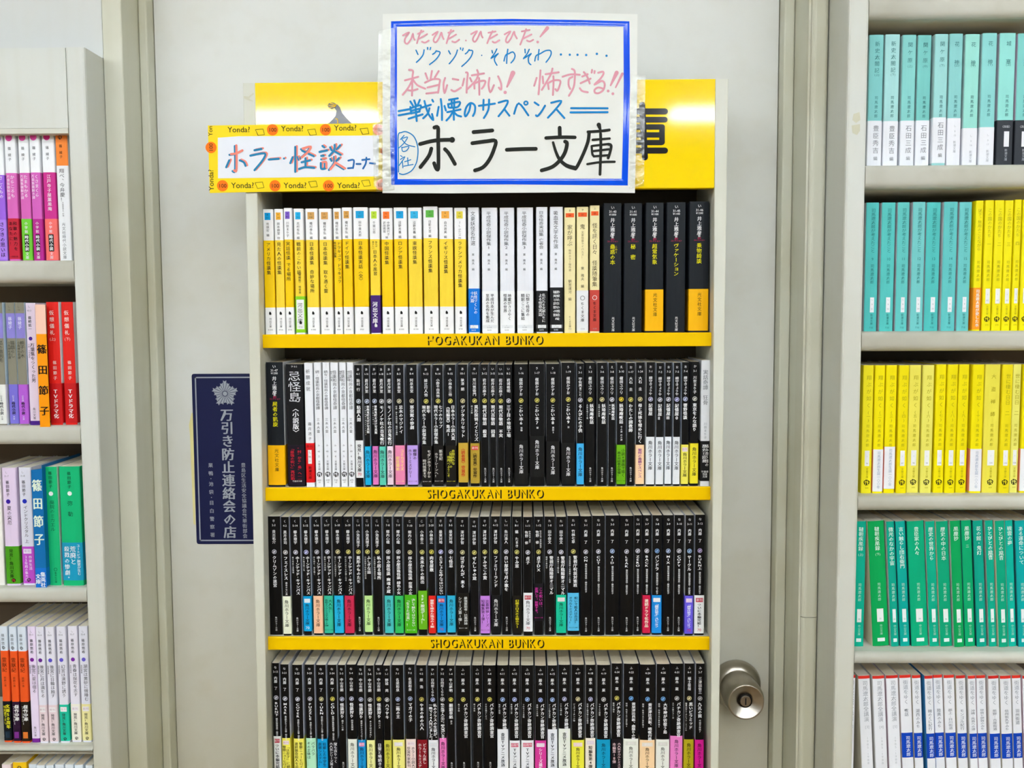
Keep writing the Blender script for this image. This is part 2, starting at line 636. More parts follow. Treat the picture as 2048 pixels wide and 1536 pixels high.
def horror(x0, x1, kana, num, author, title, sub='', band=None, btext='', bcol=BK, lc='#d8d4c8', btop=None, bbot=None, tag=None):
    """items of one black horror paperback: cover items, band, band items"""
    it = [('H', kana, 0, .037, 3.7 * mm, WH, 1), ('H', num, 0, .073, 3.6 * mm, WH, 1)]
    if '／' in author:
        a, c2 = author.split('／')
        it += [('V', a, -.25, .115, 4.4 * mm, WH, 1, None), ('V', c2, .45, .115, 2.4 * mm, WH, 0, None)]
    else:
        it.append(('V', author, 0, .112, 4.5 * mm, WH, 1, fitp(author, .16 * .149, 4.5 * mm)))
    it.append(('C', 0, .296, 2.9 * mm, lc, 'flame'))
    wmm = (x1 - x0) / 1.6
    av = .335 * .149
    if '／' in title:
        a, c2 = title.split('／')
        sz = min(4.9, wmm * .36)
        it += [('V', a, .46, .33, sz * mm, WH, 2, fitp(a, av, sz * mm)), ('V', c2, -.46, .33, sz * mm, WH, 2, fitp(c2, av, sz * mm))]
    elif sub.startswith('|'):
        s = sub[1:]
        sz = min(5.1, wmm * .42)
        it += [('V', title, .34, .33, sz * mm, WH, 2, fitp(title, av, sz * mm)), ('V', s, -.6, .333, min(2.4, wmm * .2) * mm, WH, 0, fitp(s, av * .75, 2.7 * mm))]
    else:
        lat = all(ord(c) < 256 for c in title[:2])
        p = 3.9 * mm if lat else 5.1 * mm
        pt = fitp(title, av, p)
        it.append(('V', title, 0, .33, 5.1 * mm, WH, 2, pt))
        if sub:
            s = sub[1:]
            n = sum(.5 if c == ' ' else 1 for c in title)
            t2 = .34 + n * pt / .149
            it.append(('V', s, .05, t2, 2.7 * mm, WH, 1, fitp(s, (.665 - t2) * .149, 2.9 * mm)))
    bi = []
    bd = None
    if band is None:
        it.append(('V', '角川ホラー文庫', .05, .845, 2.7 * mm, WH, 0, None))
    else:
        t, e = btop or .667, bbot or .985
        bd = (t, e, band)
        h0 = t + .03
        if tag:
            tc, tt = tag
            bi.append(('R', -.72, .72, t + .022, t + .056, tc))
            bi.append(('H', tt, 0, t + .039, 3.8 * mm, '#f4eaea' if tc != '#f2e6e6' else '#d9a6b2', 1))
            h0 = t + .065
        if btext == '*':
            bi.append(('V', '角川ホラー文庫', 0, h0, 5.3 * mm, bcol, 1, min(5.3 * mm, (e - h0 - .05) * .149 / 7)))
        elif '／' in btext:
            pr = btext.split('／')
            k = len(pr)
            sz = min(4.6, wmm * .8 / k)
            for j, s in enumerate(pr):
                bi.append(('V', s, .46 - .92 * j / (k - 1), h0, sz * mm, bcol, 1, fitp(s, (e - h0 - .05) * .149, sz * mm)))
            bi.append(('H', '角川ホラー文庫', 0, e - .028, 1.5 * mm, bcol, 0))
        elif btext:
            bi.append(('V', btext, 0, h0, 5.0 * mm, bcol, 2, fitp(btext, (e - h0 - .04) * .149, 5.0 * mm)))
        if num in ('4-1', '5-15', '3-3', '1-11', '1-9', '3-11', '3-12') and band[1] != '1':
            bi.append(('H', '70', 0, e - .03, 4.6 * mm, '#f2f6f8' if num in ('5-15', '1-9') else '#cc2f4c', 2))
    return it, bd, bi


def collect(items):
    for i in items:
        if i[0] == 'V':
            need(i[1], i[6])
        elif i[0] == 'H':
            need(i[1], i[6])


QUEUE = []          # every book as keyword arguments, built after the glyphs are loaded


def q(**k):
    collect(k.get('items', ()))
    collect(k.get('band_items', ()))
    QUEUE.append(k)

# ================================================================== the centre bookcase rows
YS = .018                      # plane of the spines
YSTRIP = .012
SHELF_Z = [at(970, y, YSTRIP)[1] for y in (667.5, 975, 1274.5)]
SHELF_Z.append(SHELF_Z[2] * 2 - SHELF_Z[1] + .001)
ROWN = ['top shelf of the centre bookcase', 'second shelf of the centre bookcase', 'third shelf of the centre bookcase', 'lowest visible shelf of the centre bookcase']
GRP = ['paperbacks on the top centre shelf', 'paperbacks on the second centre shelf', 'paperbacks on the third centre shelf', 'paperbacks on the fourth centre shelf']


def spanw(x0, x1, yt, y=YS):
    a, z = at(x0, yt, y)
    b, _ = at(x1, yt, y)
    return a, b, z


CN = {'#fcfcf8': 'white'}


def cname(c):
    r, g, b = [int(c[i:i + 2], 16) for i in (1, 3, 5)]
    mxc, mnc = max(r, g, b), min(r, g, b)
    if mxc < 70:
        return 'black'
    if mnc > 205:
        return 'white' if mxc - mnc < 14 else 'cream' if b < r - 8 else 'pale'
    if mxc - mnc < 22:
        return 'grey'
    import colorsys
    h, s, v = colorsys.rgb_to_hsv(r / 255, g / 255, b / 255)
    h *= 360
    lt = 'pale ' if s < .4 and v > .75 else 'dark ' if v < .6 else ''
    for lim, n in ((12, 'red'), (24, 'orange red'), (42, 'orange'), (52, 'amber'), (66, 'yellow'), (85, 'lime'), (150, 'green'), (178, 'teal'), (196, 'cyan'), (225, 'blue'), (258, 'violet blue'), (290, 'purple'), (338, 'pink'), (361, 'red')):
        if h < lim:
            return lt + n
    return n


# ---- row 1, left part: white paperbacks with a yellow field
C1 = [
    (522.6, 545, 418, '#00a0e0', 'あ', '33-1', '荒俣宏 編', 'アメリカ怪談集', '', 0, '¥1000'),
    (546, 565, 417.5, '#f5b53a', 'お', '2-9', '岡本綺堂 他', '見た人の怪談集', '', 1, '¥720'),
    (566, 583.5, 416, '#7a5bc8', 'か', '30-1', '川奈まり子', '実話怪談 でる場所', '', 0, '¥700'),
    (585, 606, 417, '#1fb0e6', 'し', '10-2', '志村有弘 編', '戦前のこわい話', '増補版 怪奇実', 1, '¥720'),
    (608, 633.5, 416.5, '#d9a860', 'た', '4-56', '種村季弘 編', '日本怪談集　奇妙な場所', '', 1, '¥1000'),
    (636, 662, 417, '#d9a25a', 'た', '4-57', '種村季弘 編', '日本怪談集　取り憑く霊', '', 1, '¥1000'),
    (664, 681, 416, '#dba352', 'た', '4-53', '種村季弘 編', 'ドラキュラ ドラキュラ', '|吸血鬼小説集', 0, '¥880'),
    (682.5, 703, 415, '#d8a04e', 'た', '4-58', '種村季弘 編', 'ドイツ怪談集', '', 0, '¥1000'),
    (704.5, 735, 414.5, '#1ea5dc', 'た', '52-1', '田中貢太郎', '日本怪談実話〈全〉', '', 0, '¥900'),
    (737, 759, 415.5, '#bfe23a', 'ち', '5-1', '千葉公慈', '　　日本人の風習', '^知れば恐ろしい', 1, '¥750'),
    (760.5, 784.5, 416, '#ff7a2a', 'な', '8-1', '中野美代子　編', '中国怪談集', '', 0, '¥1000'),
    (786, 813.5, 415, '#1ea5e2', 'ぬ', '1-1', '沼野充義 編', 'ロシア怪談集', '', 0, '¥1000'),
    (814.5, 843, 415, '#35b4e6', 'ぬ', '1-2', '沼野充義 編', '東欧怪談集', '', 1, '¥1100'),
    (845, 875, 413, '#62b84a', 'ひ', '10-3', '日影丈吉 編', 'フランス怪談集', '', 1, '¥1100'),
    (876.5, 905.5, 415, '#f7b14a', 'ゆ', '5-1', '由良君美 編', 'イギリス怪談集', '', 1, '¥1000'),
    (907, 931.5, 415, '#e7d84a', 'ほ', '5-2', 'J・L・ボルヘス 他', 'ラテンアメリカ怪談集', '', 1, '¥780'),
]
for x0, x1, yt, tc, kn, nm, au, ti, su, sh, pr in C1:
    a, b, zt = spanw(x0, x1, yt)
    h = zt - SHELF_Z[0]
    T = '#3a3020'
    it = [('R', -.62, .5, .028, .085, tc), ('H', kn, -.06, .044, 2.4 * mm, '#2c2c2c', 0), ('H', nm, -.06, .068, 2.3 * mm, '#2c2c2c', 0),
          ('V', au, -.06, .105, 3.7 * mm, '#444', 0, fitp(au, .14 * h, 3.9 * mm)),
          ('O', .0, .83, 2.1 * mm, '#1c1c1c'), ('V', '河出文庫', .03, .865, 3.1 * mm, '#333', 0, None), ('H', pr, 0, .962, 2.4 * mm, '#888', 0)]
    if kn == 'な':
        it[3] = ('V', '中野美代子', .3, .105, 3.5 * mm, '#444', 0, None)
        it.append(('V', '武田雅哉', -.4, .105, 3.5 * mm, '#444', 0, None))
        it.append(('V', '編', 0, .22, 3.3 * mm, '#444', 0, None))
    av = .43 * h
    if su.startswith('|'):
        it += [('V', ti, .4, .262, 4.8 * mm, T, 1, 4.9 * mm), ('V', su[1:], -.62, .262, 3.4 * mm, T, 1, 3.3 * mm)]
    elif su.startswith('^'):
        it += [('V', ti, .05, .262, 5.0 * mm, T, 1, 5.3 * mm), ('V', '知れば', .35, .262, 2.5 * mm, T, 1, None), ('V', '恐ろしい', -.3, .262, 2.5 * mm, T, 1, None)]
    else:
        it.append(('V', ti, -.04, .262, 5.4 * mm, T, 1, fitp(ti, av, 5.75 * mm)))
        if su:
            it.append(('V', '〈増補版〉 怪奇実', .05, .49, 3.2 * mm, T, 1, 3.4 * mm))
    yel = '#ffd93a' if sh else '#ffd000'
    band = None
    bi = []
    if nm == '10-2':
        band = (.695, .985, '#8fd71e')
        bi = [('R', -.78, .86, .722, .958, '#f4f6f4'), ('V', '河出文庫', .0, .745, 6.2 * mm, '#333', 0, 6.4 * mm), ('O', .05, .905, 2.3 * mm, '#222'), ('H', '¥720', .05, .94, 2.4 * mm, '#999', 0)]
    if nm == '5-1' and kn == 'ち':
        band = (.69, .99, '#43206f')
        bi = [('V', '河出文庫', -.1, .74, 6.6 * mm, '#f2eef4', 2, 6.8 * mm), ('O', 0, .93, 2.4 * mm, '#eee')]
    if band:
        it = [i for i in it if not (i[0] in 'O' or i[1] in ('河出文庫', pr))]
    q(x0=a, x1=b, zb=SHELF_Z[0], h=h, ysp=YS, depth=.0995, zones=[(0, '#fdfdff'), (.247, yel), (.783, '#fdfdff')],
      label='white and yellow paperback with %s tag %s %s%s on top centre shelf' % (cname(tc), kn, nm, ' and %s band' % cname(band[2]) if band else ''), group=GRP[0], items=it, band=band, band_items=bi)

# ---- row 1, white, cream and black ones
D = '#4c5054'


def sogen(x0, x1, yt, ti, su, bandc, bt, bc, code, btop=.66):
    a, b, zt = spanw(x0, x1, yt)
    h = zt - SHELF_Z[0]
    it = [('V', ti, -.1, .03, 6.0 * mm, D, 0, fitp(ti, .3 * h, 6.0 * mm)), ('V', su, -.1, .36, 3.3 * mm, D, 0, 3.6 * mm)]
    n = len(bt)
    bi = [('V', s, (.3 - .6 * j / max(1, n - 1)) if n > 1 else 0, btop + .022, 4.7 * mm if n < 3 else 3.9 * mm, bc, 1, fitp(s, (.93 - btop - .04) * h, 4.7 * mm)) for j, s in enumerate(bt)]
    bi += [('R', -.95, .95, .932, .958, '#e9ecef'), ('H', 'F', -.1, .937, 1.6 * mm, '#778', 0), ('H', code, -.1, .951, 2.2 * mm, '#778', 0), ('H', '564' + code[-1] + '0', -.1, .972, 2.2 * mm, '#dfe6ee' if bandc != '#f8fafd' else '#888', 0)]
    q(x0=a, x1=b, zb=SHELF_Z[0], h=h, ysp=YS, depth=.0995, zones=[(0, '#eef0f6')], label='pale grey paperback with %s band marked %s on top centre shelf' % (cname(bandc), code[2:]), group=GRP[0], items=it, band=(btop, .988, bandc), band_items=bi)


sogen(934, 958.5, 414.5, '文豪妖怪名作選', '東　雅夫　編', '#0a78dc', ['妖怪づくしの', '十九篇'], '#eef4fa', 'ん-2-1', .64)
sogen(961.6, 995.3, 415, '平成怪奇小説傑作集1', '東　雅夫　編', '#f8fafd', ['平成日本が生んだ', '至高の名作を集成'], '#2b2f33', 'ん-2-3')
sogen(998, 1029.3, 415, '平成怪奇小説傑作集2', '東　雅夫　編', '#f8fafd', ['地霊がささやく', '怪異の世界'], '#2b2f33', 'ん-2-4')
sogen(1032.5, 1067.3, 414.5, '平成怪奇小説傑作集3', '東　雅夫　編', '#f8fafd', ['幻想と怪奇の', '精鋭ここに集結'], '#2b2f33', 'ん-2-5')
sogen(1071, 1096, 414, '日本怪奇実話集 亡者会', '東　雅夫　編', '#1a1b1c', ['名だたる文豪たちに', 'よる怪奇実話'], '#eef0f0', 'ん-2-7')
sogen(1098.7, 1127, 413.5, '吸血鬼文学名作選', '東　雅夫　編', '#1a1b1c', ['作家たちの情念を', '描きたててやまぬ', '耽美と哀愁の影'], '#eef0f0', 'ん-2-8', .635)
CRM = '#f3e6ae'
for x0, x1, yt, kn, nm, ti, su, au, bc in ((1128, 1151.5, 415, 'あ', '64', '家が呼ぶ', '物件ホラー傑作選', '朝宮運河　編', None), (1152.4, 1178, 413.5, 'ひ', '21', '鬼', '文豪怪談ライバルズ！', '東　雅夫　編', '#eef0f2'), (1178.8, 1200.5, 411, 'ふ', '55', '怪を訊く日々　怪談随筆集', '', '', '#c9473c')):
    a, b, zt = spanw(x0, x1, yt)
    h = zt - SHELF_Z[0]
    E_ = '#5a4c34'
    it = [('H', kn, 0, .025, 3 * mm, E_, 0), ('R', -.75, .75, .045, .078, '#f2602a'), ('H', nm, 0, .062, 3 * mm, '#5a2a10', 0)]
    it.append(('V', ti, 0, .135, 6.6 * mm, E_, 0, fitp(ti, (.18 if su and len(ti) > 1 else .5) * h, 6.6 * mm)))
    if su:
        it.append(('V', su, 0, .33 if len(ti) > 1 else .19, 3.2 * mm, '#8a7a58', 0, 3.4 * mm))
        it.append(('V', au, 0, .57 if len(ti) > 1 else .47, 4.2 * mm, E_, 0, 4.4 * mm))
    bi = []
    if bc:
        bi = [('C', 0, .72, 2.9 * mm, '#777' if bc != '#c9473c' else '#f3dcd8', 'ring'), ('V', 'ちくま文庫', 0, .75, 4.6 * mm, '#3a3a3a' if bc != '#c9473c' else '#2a1512', 1, 5.0 * mm), ('H', '1210', 0, .965, 2.6 * mm, '#999', 0)]
    else:
        it.append(('V', 'ちくま文庫', 0, .86, 2.9 * mm, E_, 0, None))
        it.append(('H', '900', 0, .965, 2.6 * mm, '#aaa', 0))
    q(x0=a, x1=b, zb=SHELF_Z[0], h=h, ysp=YS, depth=.0995, zones=[(0, CRM)], label='cream paperback with orange stripe, %s of the three on top centre shelf' % {'64': 'leftmost, no band,', '21': 'middle, white band,', '55': 'rightmost, brick red band,'}[nm], group=GRP[0], items=it, band=(.66, .985, bc) if bc else None, band_items=bi)


def kobun(x0, x1, yt, num, price, ti, row, band):
    a, b, zt = spanw(x0, x1, yt)
    h = zt - SHELF_Z[row]
    Y_ = '#e6e000'
    it = [('H', 'い', 0, .035, 4.6 * mm, WH, 2), ('H', num, 0, .065, 4 * mm, WH, 1), ('H', price, 0, .088, 3.4 * mm, WH, 1), ('V', '井上雅彦', 0, .112, 5.9 * mm, WH, 1, 5.8 * mm), ('V', '監修', 0, .235, 3.2 * mm, WH, 1, 2.9 * mm),
          ('H', '異形', 0, .278, 2.3 * mm, '#c8205a', 1), ('H', 'コレクション', 0, .293, 2.3 * mm, '#c8205a', 1), ('V', ti, 0, .313, 6.4 * mm, Y_, 1, fitp(ti, .25 * h, 6.4 * mm))]
    if ti.startswith('蠱'):
        it.append(('V', 'こわく', .42, .325, 2.8 * mm, Y_, 1, 3.2 * mm))
    bi = []
    if band:
        bi = [('V', '光文社文庫', .08, .69, 5.4 * mm, '#4a3c10', 0, 5.9 * mm)]
    else:
        it.append(('V', '光文社文庫', .08, .875, 3.8 * mm, '#e8e8e8', 1, 3.6 * mm))
    q(x0=a, x1=b, zb=SHELF_Z[row], h=h, ysp=YS, depth=.0995, zones=[(0, '#14191f')], side='#30363d' if row == 0 else '#e4e6ea', label='thick black paperback marked %s with yellow title and %s on %s' % (num, 'amber band' if band else 'no band', ROWN[row].replace(' of the', ',').replace('bookcase', 'case')), group=GRP[row], items=it, band=(.665, .985, '#fdbb00') if band else None, band_items=bi)


kobun(1207, 1244.5, 406, '31-40', '¥1000', '蠱惑の本', 0, 0)
kobun(1248, 1286, 406, '31-41', '¥1000', '秘　密', 0, 0)
kobun(1291, 1330, 405, '31-44', '¥1100', '超常気象', 0, 1)
kobun(1334, 1374, 404, '31-45', '¥1100', 'ヴァケーション', 0, 0)
kobun(1379, 1421, 402.5, '31-46', '¥1200', '乗物綺談', 0, 1)

# ---- row 2
kobun(529, 565.5, 724.5, '31-47', '¥1200', '屍者の凱旋', 1, 1)


def rowbook(x0, x1, yt, row, col, items, band, bi, label, side=None, **k):
    a, b, zt = spanw(x0, x1, yt)
    q(x0=a, x1=b, zb=SHELF_Z[row], h=zt - SHELF_Z[row], ysp=YS, depth=.0995, zones=col if isinstance(col, list) else [(0, col)], label=label, group=GRP[row], items=items, band=band, band_items=bi, side=side, **k)


rowbook(568.5, 605, 728.5, 1, '#131316', [('H', 'ひ 8-5', 0, .02, 3 * mm, '#ccc', 0), ('V', '忌怪島', 0, .055, 16.5 * mm, '#dfe0e4', 0, 13.2 * mm), ('V', '〈小説版〉', .08, .335, 8 * mm, '#e9e9ec', 2, 7.6 * mm)],
        (.66, .985, '#1b1220'), [('V', '“村”から“島”へ──', .42, .675, 5 * mm, '#d02334', 1, 3.9 * mm), ('V', '「最強の呪い」再起動', -.42, .675, 5.4 * mm, '#d02334', 1, 4.2 * mm), ('H', '竹書房文庫', .1, .955, 2.4 * mm, '#ddd', 1)], 'black paperback with three large white title characters and dark red-lettered band')
rowbook(606, 625, 726, 1, '#f2f4f9', [('V', '祈願成就', -.1, .045, 5.6 * mm, D, 0, 7.3 * mm), ('V', '霜月透子', .1, .47, 4.3 * mm, D, 0, 6.2 * mm)], (.645, .965, '#e2161c'),
        [('H', '新刊', 0, .672, 4 * mm, '#7a1010', 1), ('R', -.45, .45, .7, .812, '#f4eeee'), ('V', 'し', 0, .708, 3.4 * mm, '#555', 0, None), ('H', '95', 0, .757, 3.4 * mm, '#555', 0), ('H', '1', 0, .79, 3.4 * mm, '#555', 0), ('V', '新潮文庫', 0, .83, 4 * mm, '#5a0c0c', 1, 4.2 * mm)], 'white paperback with red band and rounded white number patch on the second centre shelf')
for x0, x1, ti, su, n, pr in ((626, 642, '続・怪談和尚の京都怪奇譚', '', '2', '650'), (643, 658.3, '続々・怪談和尚の京都怪奇譚', '', '3', '650'), (659, 675.6, '怪談和尚の京都怪奇譚', '幽冥の門篇', '4', '700'), (676.5, 691.2, '怪談和尚の京都怪奇譚', '宿縁の道篇', '5', '660'), (692, 706.3, '怪談和尚の京都怪奇譚', '妖幻の間篇', '6', '690')):
    it = [('V', ti, .15 if su else 0, .062, 5.0 * mm, D, 0, fitp(ti, .33 * .15, 5 * mm)), ('V', '三木大雲', 0, .44, 4 * mm, D, 0, 5 * mm), ('V', 'み', 0, .655, 3 * mm, '#777', 0, None), ('H', '40', 0, .713, 3 * mm, '#777', 0), ('H', n, 0, .752, 3.4 * mm, '#666', 0), ('V', '文春文庫', .05, .785, 3.1 * mm, '#555', 0, 3.2 * mm), ('K', .05, .898, 3.3 * mm, '#181818', '#f2f4f9'), ('H', pr, 0, .945, 3 * mm, '#777', 0), ('H', '+税', 0, .963, 2 * mm, '#777', 0)]
    if su:
        it.append(('V', su, -.65, .065, 2.5 * mm, D, 0, 2.6 * mm))
    rowbook(x0, x1, 725, 1, '#f2f4f9', it, None, [], 'slim white paperback with boxed code み 40-%s and black round seal' % n, side='#f3f3f4')

K2 = [
    (707, 724.5, 730, 'あ', '4-1', '飴村 行', '粘膜人間', '', '#eef0f2', '発見！角川文庫', '#444', '#c9d2dc', .617, .925, None),
    (725.6, 739, 730, 'あ', '6-16', '蒼月海里', '華舞鬼町おばけ写真館', '|灯り無き街角と消え人のドロップ', '#14b3e6', '*', '#1c2a3a', '#c9d2e4', None, None, None),
    (740.2, 754, 730, 'あ', '6-17', '蒼月海里', '華舞鬼町おばけ写真館', '|祭りは輝きと宵の中', '#e77bc3', '*', '#3a1c34', '#c9d2e4', None, None, None),
    (755, 769, 730, 'あ', '6-18', '蒼月海里', 'モノノケ杜の百鬼夜行', '', '#5fd0b8', '*', '#1c2a2a', '#d8d8d8', None, None, None),
    (770, 784, 730, 'あ', '6-19', '蒼月海里', 'モノノケ杜の百鬼夜行', '_常夜詣での唄', '#f3d9e8', '*', '#4a3040', '#d8d8d8', None, None, None),
    (786, 807.5, 730, 'あ', '8-3', '阿泉来堂', '忌木のマジナイ', '|作家・那々木悠志郎、最初の事件', '#f08bb4', 'コミカライズ／　　配信開始', '#f8ee66', '#d9d2b0', .66, .985, None),
    (810.5, 834, 729.5, 'あ', '8-4', '阿泉来堂', '邪宗館の惨劇', '', '#c3a2ee', '戦慄の／ホラーミステリー', '#1c1220', '#d9d2b0', .66, .985, None),
    (840, 862.5, 730, 'あ', '9-13', '綾辻行人他', '影牢／現代ホラー小説傑作集', '', '#14110f', 'モダンホラーから／　　　時代怪談まで', '#e6e2da', '#d9cf6a', .665, .985, None),
    (863.5, 886, 730, 'あ', '9-14', '小野不由美他', '七つのカップ／現代ホラー小説傑作集', '', '#14110f', '新世紀／　ホラーシーンへ！', '#e6e2da', '#d9cf6a', .665, .985, None),
    (888, 911.5, 729.5, 'あ', '9-15', '小林泰三他', '日本ホラー小説大賞／《短編賞》集成1', '', '#15110c', '奇想天外な／〈短編賞〉の／　　世界へようこそ', '#dcd83a', '#d9cf6a', .665, .985, None),
    (914, 935.5, 729, 'あ', '10-1', '秋津 朗', 'デジタルリセット', '', '#c9a53a', '〈読者賞〉受賞作', '#c02618', '#d9cfa0', .64, .965, None),
    (938, 958.6, 729, 'あ', '11-1', '荒川悠衛門', '異形探偵メイとリズ', '|燃える影', '#b89a34', '〈読者賞〉受賞作', '#2a1c0c', '#d9cf6a', .645, .975, ('#d8403a', '新刊')),
    (960, 977, 729, 'い', '3-12', '岩井志麻子', '現代百物語　殺意', '', None, '', None, '#d9cf6a', None, None, None),
    (978, 992.4, 729, 'い', '3-15', '岩井志麻子', '現代百物語　因果', '', None, '', None, '#d9cf6a', None, None, None),
    (993.5, 1008.5, 729.5, 'い', '3-16', '岩井志麻子', '現代百物語　不実', '', None, '', None, '#d9cf6a', None, None, None),
    (1009, 1024.5, 729, 'い', '8-2', '岩城裕明', '三丁目の地獄工場', '', None, '', None, '#d4d4de', None, None, None),
    (1027, 1056.5, 728.5, 'う', '1-16', '楳図かずお', 'こわい本6', '_怪物', '#151515', '*', WH, '#d9cf6a', .625, .985, None),
    (1057.7, 1090, 728, 'う', '1-17', '楳図かずお', 'こわい本7', '_闇', '#151515', '*', WH, '#d9cf6a', .59, .925, None),
    (1091, 1120.3, 728, 'う', '1-18', '楳図かずお', 'こわい本8', '_異形2', '#151515', '*', WH, '#d9cf6a', .635, .985, None),
    (1121.7, 1151.5, 725.5, 'う', '1-19', '楳図かずお', 'こわい本9', '_影', '#151515', '*', WH, '#d9cf6a', .65, .985, None),
    (1152.4, 1169.2, 727, 'う', '3-1', '宇佐美まこと', 'るんびにの子供', '', '#42b4ee', '*', '#1c3048', '#d4d4de', .65, .985, None),
    (1170.4, 1190.6, 725.5, 'え', '3-3', '榎田ユウリ', '妖琦庵夜話', '|人魚を喰らう者', None, '', None, '#d9cf6a', None, None, None),
    (1194, 1215, 725.5, 'え', '3-6', '榎田ユウリ', '妖琦庵夜話', '|花闇の来訪者', None, '', None, '#d9cf9a', None, None, None),
    (1216.5, 1232, 725.5, 'え', '3-8', '榎田ユウリ', '妖琦庵夜話', '|魂のない鶫', None, '', None, '#d4d4de', None, None, None),
    (1233, 1253.4, 725, 'え', '3-10', '榎田ユウリ', '妖琦庵夜話', '_千の波 万の波', '#6db514', '小説×漫画で描く／　真の完結巻が登場！', '#1f3a08', '#e6cf3a', .665, .985, None),
    (1254.2, 1270.6, 726, 'お', '1-17', '大石　圭', 'わたしの調教師', '', None, '', None, '#d9cf6a', None, None, None),
    (1271.4, 1291, 725, 'お', '1-24', '大石　圭', '母と死体を埋めに行く', '', '#fad4a8', '驚愕の毒親サスペンス', '#b06a9a', '#d9cf9a', .665, .985, None),
    (1292, 1311.4, 724.5, 'お', '7-1', '織守きょうや', '記憶屋', '', '#e9edf2', '*', '#3c4248', '#d4d4ee', .6, .985, None),
    (1312, 1329.6, 726, 'お', '7-2', '織守きょうや', '記憶屋Ⅱ', '', '#e9edf2', '*', '#3c4248', '#d4d4de', .6, .985, None),
    (1330.6, 1346, 725.5, 'お', '7-3', '織守きょうや', '記憶屋Ⅲ', '', '#e9edf2', '*', '#3c4248', '#d4d4de', .6, .985, None),
    (1347, 1362.6, 725.5, 'お', '7-5', '織守きょうや', '記憶屋0', '', '#e9edf2', '*', '#3c4248', '#c4c4ee', .6, .985, None),
    (1363.5, 1380.5, 724.5, 'お', '7-4', '織守きょうや', '響野怪談', '', '#efe45a', '*', '#4a4420', '#c4cce8', .665, .985, ('#f2e6e6', '新刊')),
    (1381.5, 1400, 723.5, 'か', '3-1', '川奈まり子', '東京をんな語り', '', '#f2e22c', '*', '#4a4420', '#d4d4c8', .655, .98, None),
]
